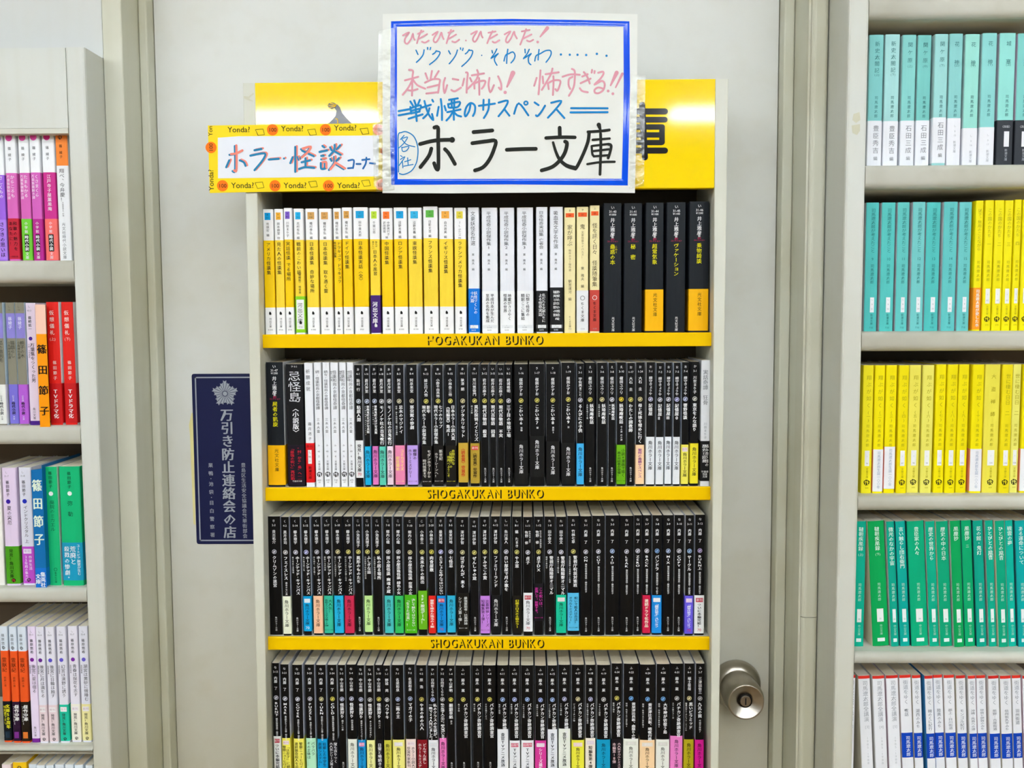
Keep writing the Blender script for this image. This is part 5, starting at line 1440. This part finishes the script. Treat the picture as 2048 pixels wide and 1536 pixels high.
ya = .0055
x0, z1 = at(61, 937, ya)
x1, z0 = at(73, 1192, ya)
dv = empty('index_divider', (x0 + .0005, ya, z0), 'blue index divider with bold pale characters, left of the green books', 'divider', 'shelf dividers in the left bookcase')
mb = MB()
hz = z1 - z0
BL1, BL2 = mat('#0c6cab'), mat('#1270cc')
split = .036
wd = .0138
for a, b, m in ((0, split, BL2), (split, hz, BL1)):
    mb.add([(.0, 0, a + (.0045 if a == 0 else 0)), (wd, 0, a + (.008 if a == 0 else 0)), (wd, 0, b), (.0, 0, b - (.002 if b == hz else 0)),
            (.0, .0007, a + (.0045 if a == 0 else 0)), (wd, .0007, a + (.008 if a == 0 else 0)), (wd, .0007, b), (.0, .0007, b - (.002 if b == hz else 0))],
           [(0, 1, 2, 3), (7, 6, 5, 4), (0, 4, 5, 1), (1, 5, 6, 2), (2, 6, 7, 3), (3, 7, 4, 0)], m)
    z_ = max(a, LB[2] - z0 + .001)
    mb.box(wd - .0007, wd, .0007, .103, z_, b + (.004 if b == hz else 0), m)
mb.obj('card', dv)
lt = MB()
vtext(lt, '篠田節子', wd / 2, hz - .010, .0158, mat('#dfeeda', 'ink'), 2, .0228, .8, flat(-.0003))
vtext(lt, '集英社', wd * .7, .031, .0066, mat('#eaf2f6', 'ink'), 2, None, 1, flat(-.0003))
vtext(lt, '文庫', wd * .25, .0285, .0066, mat('#eaf2f6', 'ink'), 2, None, 1, flat(-.0003))
lt.obj('lettering', dv)

# ================================================================== hand-lettered poster
yp = -.0052
pc = [(765.5, 28), (900, 25), (1020, 23.5), (1150, 25), (1275, 28.5), (1274, 200), (1269.8, 386), (1150, 384.5), (900, 386.5), (765, 386)]
ps = empty('paper_poster', (*(at(1020, 205, yp)[0],), yp, at(1020, 205, yp)[1]), 'large white hand-lettered poster with shiny blue border taped over the yellow header', 'poster')
PL = np.array([ps.location.x, 0, ps.location.z])


def loc_obj(mb, name, par):
    o = mb.obj(name, par)
    t = par
    while t.parent:
        t = t.parent
    if par is t:
        o.matrix_parent_inverse = Matrix.Translation(-Vector(t.location))
    return o


def sheet(mb, poly, y, th, m):
    n = len(poly)
    f = [at(a, b, y) for a, b in poly]
    vs = [(x, y, z) for x, z in f] + [(x, y + th, z) for x, z in f]
    mb.add(vs, [tuple(range(n))[::-1], tuple(range(n, 2 * n))] + [(i, (i + 1) % n, n + (i + 1) % n, n + i) for i in range(n)], m)


PAPER = mat('#e9eae3', 'plain')
mb = MB()
sheet(mb, pc, yp, .0012, PAPER)
sht = loc_obj(mb, 'sheet', ps)
C1_ = (740, 0, 3.531)


def pz(a, b, c=C1_):
    return at(c[0] + a / c[2], c[1] + b / c[2], yp - .0004)


BLUE = mat('#0050e6', 'tape')
outer = [(148, 150), (500, 140), (1000, 133), (1500, 141), (1832, 150), (1836, 600), (1828, 1000), (1820, 1310), (1000, 1302), (150, 1305), (141, 900), (145, 500)]
inner = [(190, 188), (500, 186), (1000, 178), (1500, 183), (1790, 188), (1792, 600), (1785, 1000), (1778, 1262), (1000, 1262), (195, 1265), (190, 900), (190, 500)]
# four tape strips, slightly bowed so they catch the tubes
for idx in ((0, 1, 2, 3, 4), (4, 5, 6, 7), (7, 8, 9), (9, 10, 11, 0)):
    mb = MB()
    cols = []
    for i in idx:
        a = np.array(pz(*outer[i]))
        b = np.array(pz(*inner[i]))
        cols.append([(a * (1 - t) + b * t, .00015 * math.sin(t * math.pi)) for t in (0, .25, .5, .75, 1)])
    base = 0
    vs = [(float(p[0]), yp - .0002 - d, float(p[1])) for c in cols for p, d in c]
    fs = [(k * 5 + j, k * 5 + j + 1, (k + 1) * 5 + j + 1, (k + 1) * 5 + j) for k in range(len(cols) - 1) for j in range(4)]
    mb.add(vs, fs, BLUE)
    o = loc_obj(mb, 'border_tape', ps)
    o.data.polygons.foreach_set('use_smooth', [True] * len(o.data.polygons))

PINK, CYAN, BLACK = mat('#dd9aa8', 'ink'), mat('#1484c6', 'ink'), mat('#23251f', 'ink')
yt_ = yp - .0003
RA, RB_, RC, RD = (790, 40, 8.5333), (1030, 40, 8.5333), (790, 180, 8.5333), (1030, 180, 8.5333)
PXM = 1 / 8.5333 / 1905 * 1.19       # zoomed pixel to metres


def ink(mb, reg, w, m, *lines, w2=None, y=None):
    for l in lines:
        pts = [pz(a, b, reg) for a, b in l]
        if len(pts) == 1:
            x, z = pts[0]
            r = w * PXM * 8.5333 / reg[2] / 2
            mb.add([(x + r * math.cos(a * math.pi / 6), y or yt_, z + r * math.sin(a * math.pi / 6)) for a in range(12)], [tuple(range(12))], m)
            continue
        stroke(mb, pts, w * PXM * 8.5333 / reg[2], y or yt_, m, None if w2 is None else w2 * PXM * 8.5333 / reg[2])


lt = MB()
ink(lt, RA, 27, PINK, [(135, 262), (240, 212), (175, 310), (172, 385), (215, 402), (275, 320), (305, 235), (315, 300), (335, 340)], [(390, 235), (485, 190)], [(448, 178), (412, 270), (375, 395)], [(548, 240), (400, 325)], [(460, 370), (512, 386), (575, 350)],
    [(640, 255), (730, 200), (670, 300), (660, 360), (700, 378), (750, 310), (790, 215), (805, 270), (830, 325)], [(910, 218), (1000, 183)], [(957, 168), (922, 260), (880, 395)], [(1042, 248), (915, 322)], [(978, 365), (1030, 378), (1095, 335)], [(1210, 350)],
    [(1300, 240), (1400, 190), (1340, 290), (1330, 345), (1365, 372), (1410, 310), (1462, 198), (1475, 260), (1495, 300)], [(1595, 217), (1715, 195)], [(1665, 190), (1620, 280), (1575, 395)], [(1743, 247), (1620, 318)], [(1665, 370), (1710, 387), (1780, 345)],
    [(1870, 245), (1970, 195), (1910, 290), (1892, 360), (1925, 382), (1980, 310), (2030, 200), (2045, 250), (2080, 315)])
ink(lt, RB_, 27, PINK, [(115, 195), (250, 170)], [(190, 155), (145, 280), (90, 420)], [(280, 247), (130, 322)], [(205, 350), (250, 367), (310, 338)])
ink(lt, RB_, 60, PINK, [(552, 138), (430, 285)], w2=22)
ink(lt, RB_, 42, PINK, [(388, 375)])
ink(lt, RA, 21, CYAN, [(358, 515), (392, 588)], [(497, 510), (480, 590), (430, 660), (365, 722)], [(555, 470), (557, 500)], [(608, 470), (598, 505)], [(705, 525), (680, 560), (642, 585)], [(700, 528), (768, 550), (740, 620), (680, 690), (590, 760)],
    [(915, 525), (945, 580)], [(1065, 512), (1040, 590), (990, 670), (925, 747)], [(1118, 475), (1120, 500)], [(1162, 482), (1152, 518)], [(1265, 505), (1235, 550), (1200, 578)], [(1255, 518), (1325, 528), (1300, 620), (1230, 710), (1140, 792)], [(1480, 603)],
    [(1655, 522), (1665, 562)], [(1738, 495), (1700, 570), (1640, 655), (1760, 572), (1705, 640), (1700, 700), (1740, 772)], [(1925, 500), (1912, 600), (1905, 740)], [(1860, 700), (1890, 600), (1940, 575), (2010, 545), (2048, 600), (2030, 670), (1980, 732)])
ink(lt, RB_, 21, CYAN, [(170, 498), (175, 560)], [(243, 500), (205, 580), (145, 660), (275, 572), (230, 640), (235, 725), (270, 762)], [(410, 505), (400, 590), (395, 682)], [(338, 700), (360, 610), (430, 575), (520, 525), (600, 520), (618, 570), (590, 640), (530, 720)])
ink(lt, RB_, 38, CYAN, [(783, 588)], [(935, 592)], [(1067, 593)], [(1215, 597)], [(1397, 577)], [(1562, 610)])
ink(lt, RA, 31, PINK, [(240, 850), (305, 868), (298, 980), (290, 1290)], [(170, 1030), (395, 970)], [(300, 1010), (230, 1150), (132, 1275)], [(300, 1010), (380, 1110), (515, 1172)], [(215, 1195), (290, 1205), (385, 1180)],
    [(520, 910), (555, 1005)], [(630, 870), (608, 1000)], [(745, 872), (680, 980)], [(512, 1070), (640, 1012), (758, 1015), (760, 1080), (735, 1240)], [(555, 1152), (740, 1108)], [(535, 1255), (730, 1232)],
    [(855, 990), (828, 1100), (845, 1245), (890, 1112)], [(985, 1005), (1080, 1022)], [(962, 1195), (1020, 1217), (1125, 1155)],
    [(1180, 1002), (1152, 1120)], [(1212, 895), (1242, 912), (1228, 1060), (1222, 1240)], [(1222, 1190), (1290, 1130)], [(1280, 990), (1308, 1048)], [(1312, 945), (1518, 912)], [(1402, 855), (1420, 925), (1380, 1030), (1265, 1150)], [(1352, 1080), (1357, 1170)], [(1350, 1085), (1450, 1045), (1540, 1042), (1520, 1120), (1482, 1172)], [(1435, 992), (1440, 1275)],
    [(1612, 988), (1597, 1110), (1627, 1232), (1688, 1112)], [(1760, 962), (1808, 1080), (1812, 1188), (1772, 1155)])
ink(lt, RA, 78, PINK, [(2012, 905), (1912, 1140)], w2=28)
ink(lt, RA, 54, PINK, [(1880, 1235)])
ink(lt, RB_, 31, PINK, [(370, 988), (328, 1122)], [(435, 860), (425, 1000), (402, 1268)], [(472, 965), (482, 1080)], [(522, 925), (745, 892)], [(640, 830), (600, 950), (458, 1192)], [(562, 1082), (575, 1178)], [(560, 1080), (655, 1032), (770, 1035), (758, 1130), (722, 1208), (690, 1180)], [(655, 960), (658, 1060), (647, 1278)],
    [(812, 968), (950, 928), (1105, 935)], [(972, 835), (1018, 870), (1020, 1000), (1000, 1150), (920, 1292)], [(980, 970), (922, 1010), (915, 1110), (942, 1175)],
    [(1148, 965), (1240, 925)], [(1120, 1078), (1290, 1000)], [(1175, 890), (1235, 970), (1275, 1082)], [(1315, 852), (1308, 898)], [(1360, 872), (1355, 905)], [(1108, 1165), (1150, 1213), (1242, 1233)],
    [(1420, 900), (1500, 882), (1508, 925), (1450, 1010), (1358, 1102), (1480, 1040), (1530, 1090), (1510, 1190), (1430, 1248), (1368, 1240), (1360, 1190), (1420, 1152), (1500, 1170)])
ink(lt, RB_, 68, PINK, [(1735, 900), (1632, 1115)], w2=28)
ink(lt, RB_, 44, PINK, [(1832, 918), (1718, 1150)], w2=24)
ink(lt, RB_, 46, PINK, [(1590, 1212)], [(1670, 1258)])
ink(lt, RC, 33, CYAN, [(62, 360), (255, 325)], [(62, 432), (265, 395)], [(262, 195), (305, 265)], [(328, 178), (358, 262)], [(424, 168), (385, 262)], [(262, 290), (278, 400)], [(268, 310), (440, 262), (410, 370)], [(290, 352), (410, 320)], [(290, 395), (420, 368)], [(350, 272), (370, 528)], [(232, 490), (470, 415)],
    [(455, 300), (612, 252)], [(502, 188), (540, 330), (590, 440), (652, 512), (632, 410)], [(588, 312), (560, 400), (480, 482)], [(636, 168), (652, 198)],
    [(745, 288), (718, 440)], [(782, 155), (800, 320), (802, 512)], [(845, 272), (868, 350)], [(922, 168), (1072, 142)], [(905, 240), (915, 295)], [(908, 245), (1102, 202), (1068, 290), (928, 302)], [(965, 162), (970, 290)], [(1012, 158), (1010, 290)], [(892, 378), (1118, 332)], [(1000, 302), (1005, 508)], [(988, 370), (940, 450), (878, 520)], [(1010, 380), (1060, 430), (1128, 452)],
    [(1290, 228), (1268, 350), (1208, 450), (1190, 400), (1220, 290), (1290, 222), (1362, 265), (1362, 370), (1330, 442)], [(1432, 270), (1705, 232)], [(1512, 168), (1505, 338)], [(1605, 165), (1600, 300), (1570, 390), (1517, 478)], [(1768, 215), (1922, 182), (1880, 300), (1767, 448)], [(1870, 330), (1952, 438)])
ink(lt, RD, 33, CYAN, [(-15, 405), (65, 228), (228, 432)], [(335, 212), (402, 258)], [(512, 268), (450, 370), (385, 445), (358, 432)], [(618, 218), (788, 188), (700, 320), (562, 472)], [(710, 330), (842, 478)], [(958, 310), (1580, 312)], [(948, 382), (1580, 378)])
ink(lt, RD, 26, CYAN, [(187 + 32 * math.cos(a), 223 + 30 * math.sin(a)) for a in np.linspace(0, 2 * math.pi, 10)])
yb_ = yt_ - .00006
ink(lt, RC, 62, BLACK, [(672, 640), (732, 640), (736, 800), (742, 1200), (735, 1350), (700, 1335), (668, 1250)], [(428, 922), (680, 862), (975, 848)], [(620, 1000), (575, 1130), (435, 1315)], [(852, 1010), (920, 1085), (1022, 1262)], [(1340, 718), (1660, 690)], [(1320, 908), (1560, 875), (1715, 868), (1690, 1010), (1610, 1190), (1500, 1320), (1365, 1372)], y=yb_)
ink(lt, RC, 95, BLACK, [(975, 850)], y=yb_)
ink(lt, RD, 62, BLACK, [(-140, 1020), (100, 1008), (355, 1004)], [(762, 645), (765, 780)], [(855, 880), (888, 915), (855, 1060), (775, 1190), (640, 1310), (455, 1372)], y=yb_)
ink(lt, RD, 56, BLACK, [(530, 818), (780, 805), (1022, 808)], [(1265, 735), (1245, 880), (1175, 1070), (1075, 1280), (1030, 1345)], y=yb_)
ink(lt, RD, 40, BLACK, [(650, 895), (700, 1060), (765, 1190), (880, 1290), (1030, 1335)], w2=72, y=yb_)
ink(lt, RD, 72, BLACK, [(1430, 595), (1460, 690)], w2=36, y=yb_)
ink(lt, RD, 46, BLACK, [(1245, 715), (1450, 702), (1610, 682)], [(1460, 745), (1465, 1000), (1450, 1440)], [(1590, 925), (1640, 945), (1628, 1040), (1590, 1160)], y=yb_)
ink(lt, RD, 38, BLACK, [(1325, 850), (1615, 828)], [(1315, 955), (1590, 922)], [(1308, 960), (1320, 1090), (1350, 1130)], [(1340, 1042), (1600, 1012)], [(1345, 1132), (1600, 1112)], [(1235, 1265), (1470, 1230), (1700, 1225)], y=yb_)
ink(lt, RC, 16, CYAN, [(155, 775), (90, 845)], [(130, 825), (215, 805), (150, 910), (62, 992)], [(115, 840), (200, 930), (340, 970)], [(115, 975), (130, 1045), (195, 1035), (235, 965), (115, 985)], [(95, 1120), (122, 1137)], [(92, 1185), (168, 1142), (70, 1288)], [(125, 1212), (135, 1328)], [(165, 1225), (268, 1190)], [(215, 1158), (225, 1278)], [(150, 1300), (308, 1270)])
ink(lt, RC, 18, CYAN, [(60, 1400), (58, 1100), (55, 775), (110, 725), (190, 712), (290, 762), (350, 842), (388, 970), (390, 1100), (362, 1250), (280, 1380), (150, 1440), (75, 1425)])
lt.obj('lettering', sht).matrix_parent_inverse = Matrix.Identity(4)
for n_, poly in (('clear_tape', [(757, 62), (790, 55), (789, 380), (752, 384)]), ('clear_tape', [(1262, 150), (1291, 148), (1288, 372), (1258, 378)])):
    mb = MB()
    sheet(mb, poly, yp - .0013, .0001, M_CLEAR)
    loc_obj(mb, n_, ps)

# ================================================================== small yellow sign
ys = -.0028
sg = empty('shelf_sign', (at(597, 315, ys)[0], ys, at(597, 315, ys)[1]), 'small sign with yellow patterned border and blue lettering, left of the poster', 'sign')
mb = MB()
sheet(mb, [(415.6, 251), (774, 246), (776, 378), (419.5, 386)], ys, .0012, mat('#fbdb00'))
bd_ = loc_obj(mb, 'board', sg)
mb = MB()
sheet(mb, [(435.7, 275.5), (478, 272.5), (758, 271), (756.5, 352.7), (436, 356.6)], ys - .0002, .0002, mat('#edf0f7', 'plain'))
pp_ = loc_obj(mb, 'paper_strip', sg)
RE = (430, 270, 6.0235)
ysv = ys - .00045
SAL, TEAL = mat('#f08a78', 'ink'), mat('#2a86b4', 'ink')
lt = MB()
SG = [[(232, 130), (236, 300), (232, 435), (205, 432)], [(168, 235), (235, 225), (305, 190)], [(165, 302), (128, 385)], [(292, 302), (340, 325), (362, 368)], [(470, 180), (552, 164)], [(420, 245), (590, 217), (575, 290), (470, 420)], [(642, 292), (762, 282)], [(825, 280)],
      [(930, 265), (902, 335)], [(962, 140), (962, 440)], [(990, 262), (1002, 295)], [(1032, 168), (1130, 145), (1095, 210), (1022, 275)], [(1045, 185), (1185, 252)], [(1038, 325), (1140, 302)], [(1085, 278), (1085, 380)], [(1008, 405), (1080, 385), (1190, 392)],
      [(1290, 128), (1312, 145)], [(1255, 200), (1345, 182)], [(1275, 248), (1305, 245)], [(1275, 290), (1315, 285)], [(1270, 335), (1315, 330), (1318, 400)], [(1270, 340), (1275, 402), (1320, 402)], [(1382, 145), (1400, 180)], [(1505, 120), (1462, 168)], [(1438, 115), (1430, 180), (1372, 248)], [(1432, 192), (1510, 235)], [(1385, 285), (1400, 308)], [(1490, 275), (1458, 308)], [(1430, 262), (1428, 335), (1368, 418)], [(1440, 342), (1545, 408)]]
ink(lt, RE, 26, SAL, *[[(a + 18, b - 8) for a, b in l] for l in SG], y=ysv)
ink(lt, RE, 25, TEAL, *SG, y=ysv - .0001)
ink(lt, RE, 21, mat('#2c6cae', 'ink'), [(1602, 305), (1668, 300), (1658, 395)], [(1597, 397), (1658, 392)], [(1700, 345), (1750, 345)], [(1770, 297), (1858, 287)], [(1820, 270), (1812, 340), (1780, 400)], [(1862, 335), (1925, 342)], y=ysv)
lt.obj('lettering', pp_).matrix_parent_inverse = Matrix.Identity(4)
lt = MB()
OR_, BKI = mat('#ff7c10', 'ink'), mat('#1c1a10', 'ink')
yb2 = ys - .0002


def badge(px, py, txt='100', r=11, rot=None):
    x, z = at(px, py, yb2)
    R_ = r / 1635
    lo_, hi_ = None, None
    lt.add([(x + R_ * math.cos(a), yb2, z + R_ * math.sin(a)) for a in np.linspace(0, 2 * math.pi, 21)[:-1]], [tuple(range(20))], OR_)
    htext(lt, txt, x, z, .0066, BKI, 1, 1, flat(yb2 - .0001), rot=rot)


def word(px, py, w, rot=None, t='Yonda?'):
    x, z = at(px, py, yb2)
    tw = sum((GLY[(c, 1)][0][:, 0].max() + GLY[(c, 1)][0][:, 0].min()) for c in t)
    sz = w / 1635 / tw
    htext(lt, t, x, z, sz, BKI, 1, 1, flat(yb2 - .0001), rot=rot)


for px in (445, 550, 657):
    badge(px, 371.5)
    word(px + 40.5, 370.5, 46)
badge(763, 369.5)
for px in (545, 651, 757):
    badge(px, 259.5)
word(585, 257, 45)
word(691, 255.5, 45)
word(478, 259, 45)
badge(422, 295, rot=math.pi / 2)
word(420.5, 262, 20, rot=math.pi / 2, t='Yon')
word(422, 360, 42, rot=math.pi / 2)
badge(767, 302, rot=-math.pi / 2, r=7)
word(771, 345, 42, rot=-math.pi / 2)
# open book outlines between the words
for px, py in ((519, 368), (626, 366), (732, 364), (520, 262), (624, 262), (729, 260)):
    o_ = [(-4, 11), (-9, -3), (6, -5), (9, 9), (-4, 11)]
    stroke(lt, [at(px + a, py + b * (.8 if py > 300 else .7), yb2) for a, b in o_[:2]], .0005, yb2, BKI)
    for k in range(4):
        p1, p2 = o_[k], o_[k + 1]
        stroke(lt, [at(px + p1[0], py + p1[1] * .8, yb2), at(px + p2[0], py + p2[1] * .8, yb2)], .0005, yb2, BKI)
lt.obj('lettering', bd_).matrix_parent_inverse = Matrix.Identity(4)
mb = MB()
sheet(mb, [(745, 249), (782, 238), (784, 380), (748, 374)], ys - .0012, .0001, M_CLEAR)
loc_obj(mb, 'clear_tape', sg)

# ================================================================== police sticker on the door
yk2 = DOOR_Y - .0009
st = empty('police_sticker', (at(460, 915, yk2)[0], yk2, at(460, 915, yk2)[1]), 'navy blue sticker with silver star emblem and vertical lettering on the door', 'sticker')
mb = MB()


def srect(x0, z0, x1, z1, r, y, m, mb=mb):
    p = []
    for cx, cz, a0 in ((x1 - r, z1 - r, 0), (x0 + r, z1 - r, 90), (x0 + r, z0 + r, 180), (x1 - r, z0 + r, 270)):
        p += [(cx + r * math.cos(math.radians(a0 + d)), cz + r * math.sin(math.radians(a0 + d))) for d in (0, 30, 60, 90)]
    n = len(p)
    mb.add([(x, y, z) for x, z in p] + [(x, y + .0004, z) for x, z in p], [tuple(range(n)), tuple(range(n, 2 * n))[::-1]] + [(i, n + i, n + (i + 1) % n, (i + 1) % n) for i in range(n)], m)


sx0 = (at(383, 748, yk2)[0] + at(393.5, 1088, yk2)[0]) / 2
sz1 = at(440, 747.5, yk2)[1]
sz0 = at(440, 1088, yk2)[1]
sx1 = sx0 + .092 + .004
srect(sx0, sz0, sx1, sz1, .003, yk2, mat('#050e42', 'plain'))
face = loc_obj(mb, 'sheet', st)
SIL = mat('#a3a9b3', 'ink')
lt = MB()
ye = yk2 - .00015
e_ = .0042
for a, b, c, d in ((sx0 + e_, sz0 + e_, sx0 + e_ + .0017, sz1 - e_), (sx1 - e_ - .0017, sz0 + e_, sx1 - e_, sz1 - e_), (sx0 + e_, sz1 - e_ - .0017, sx1 - e_, sz1 - e_), (sx0 + e_, sz0 + e_, sx1 - e_, sz0 + e_ + .0017)):
    lt.quad([(a, ye, b), (c, ye, b), (c, ye, d), (a, ye, d)], SIL)
ex, ez = at(450, 787.3, yk2)
K_ = 1.29 / 1905 / 15.36
for i in range(20):
    a = math.pi / 2 + i * math.pi / 10
    rr = (400, 335, 285, 335)[i % 4]
    dwn = 1.0
    h_ = .135
    R0, R1 = 88 * K_, rr * K_
    p = [(ex + r * math.cos(a + t), ez + r * math.sin(a + t)) for r, t in ((R0, -.10), (R1 * 1.04, -h_), (R1 * .95, 0), (R1 * 1.04, h_), (R0, .10))]
    lt.add([(x, ye, z) for x, z in p], [(0, 1, 2, 3, 4)], SIL)
lt.add([(ex + 70 * K_ * math.cos(t), ye, ez + 70 * K_ * math.sin(t)) for t in np.linspace(0, 2 * math.pi, 25)[:-1]], [tuple(range(24))], SIL)
x_, zt_ = at(453.5, 816.5, yk2)
_, ze_ = at(455, 1077, yk2)
p_ = (zt_ - ze_) / 10
vtext(lt, '万引き防止連絡会の店', x_, zt_, p_ * 1.0, SIL, 2, p_, 1.0, flat(ye))
x_, zt_ = at(421, 925, yk2)
_, ze_ = at(421, 1077, yk2)
vtext(lt, '巣 鴨・池 袋・目 白 警 察 署', x_, zt_, .0066, SIL, 1, (zt_ - ze_) / 14.2, 1.0, flat(ye))
x_, zt_ = at(486.5, 925, yk2)
vtext(lt, '豊島区生活安全協議会繁華街部会', x_, zt_, .0066, SIL, 1, (zt_ - ze_) / 15, 1.0, flat(ye))
lt.obj('lettering', face).matrix_parent_inverse = Matrix.Identity(4)
mb = MB()
sheet(mb, [(383, 826), (386, 826), (391, 1050), (387, 1048), (380, 870), (378, 850)], DOOR_Y - .0004, .0003, mat('#e6dc9a'))
loc_obj(mb, 'curled_film', st)

# ================================================================== ceiling lamps (outside the frame)
M_TUBE = bpy.data.materials.new('tube_glow')
M_TUBE.use_nodes = True
_b = M_TUBE.node_tree.nodes['Principled BSDF']
_b.inputs['Emission Color'].default_value = TUBE_COL
_b.inputs['Emission Strength'].default_value = TUBE_E
for ly, nt_ in LAMP_ROWS:
    for i in range(5):
        f = empty('ceiling_light', (-2.9 + i * 1.45, ly, LAMP_Z), 'white ceiling light with %s, overhead out of view' % ('one tube', 'two tubes', 'three tubes')[nt_ - 1], 'light', 'fluorescent lights on the ceiling')
        mb = MB()
        mb.box(-.68, .68, -.09, .09, 0, .125, mat('#e8e8e6', 'plain'))
        mb.obj('housing', f)
        for s_ in ((0,), (-.05, .05), (-.06, 0, .06))[nt_ - 1]:
            mb = MB()
            k = 6
            ring = [(s_ + .016 * math.cos(2 * math.pi * a / k), -.03 + .016 * math.sin(2 * math.pi * a / k)) for a in range(k)]
            mb.extx(ring, -.6, .6, M_TUBE)
            mb.obj('tube', f)
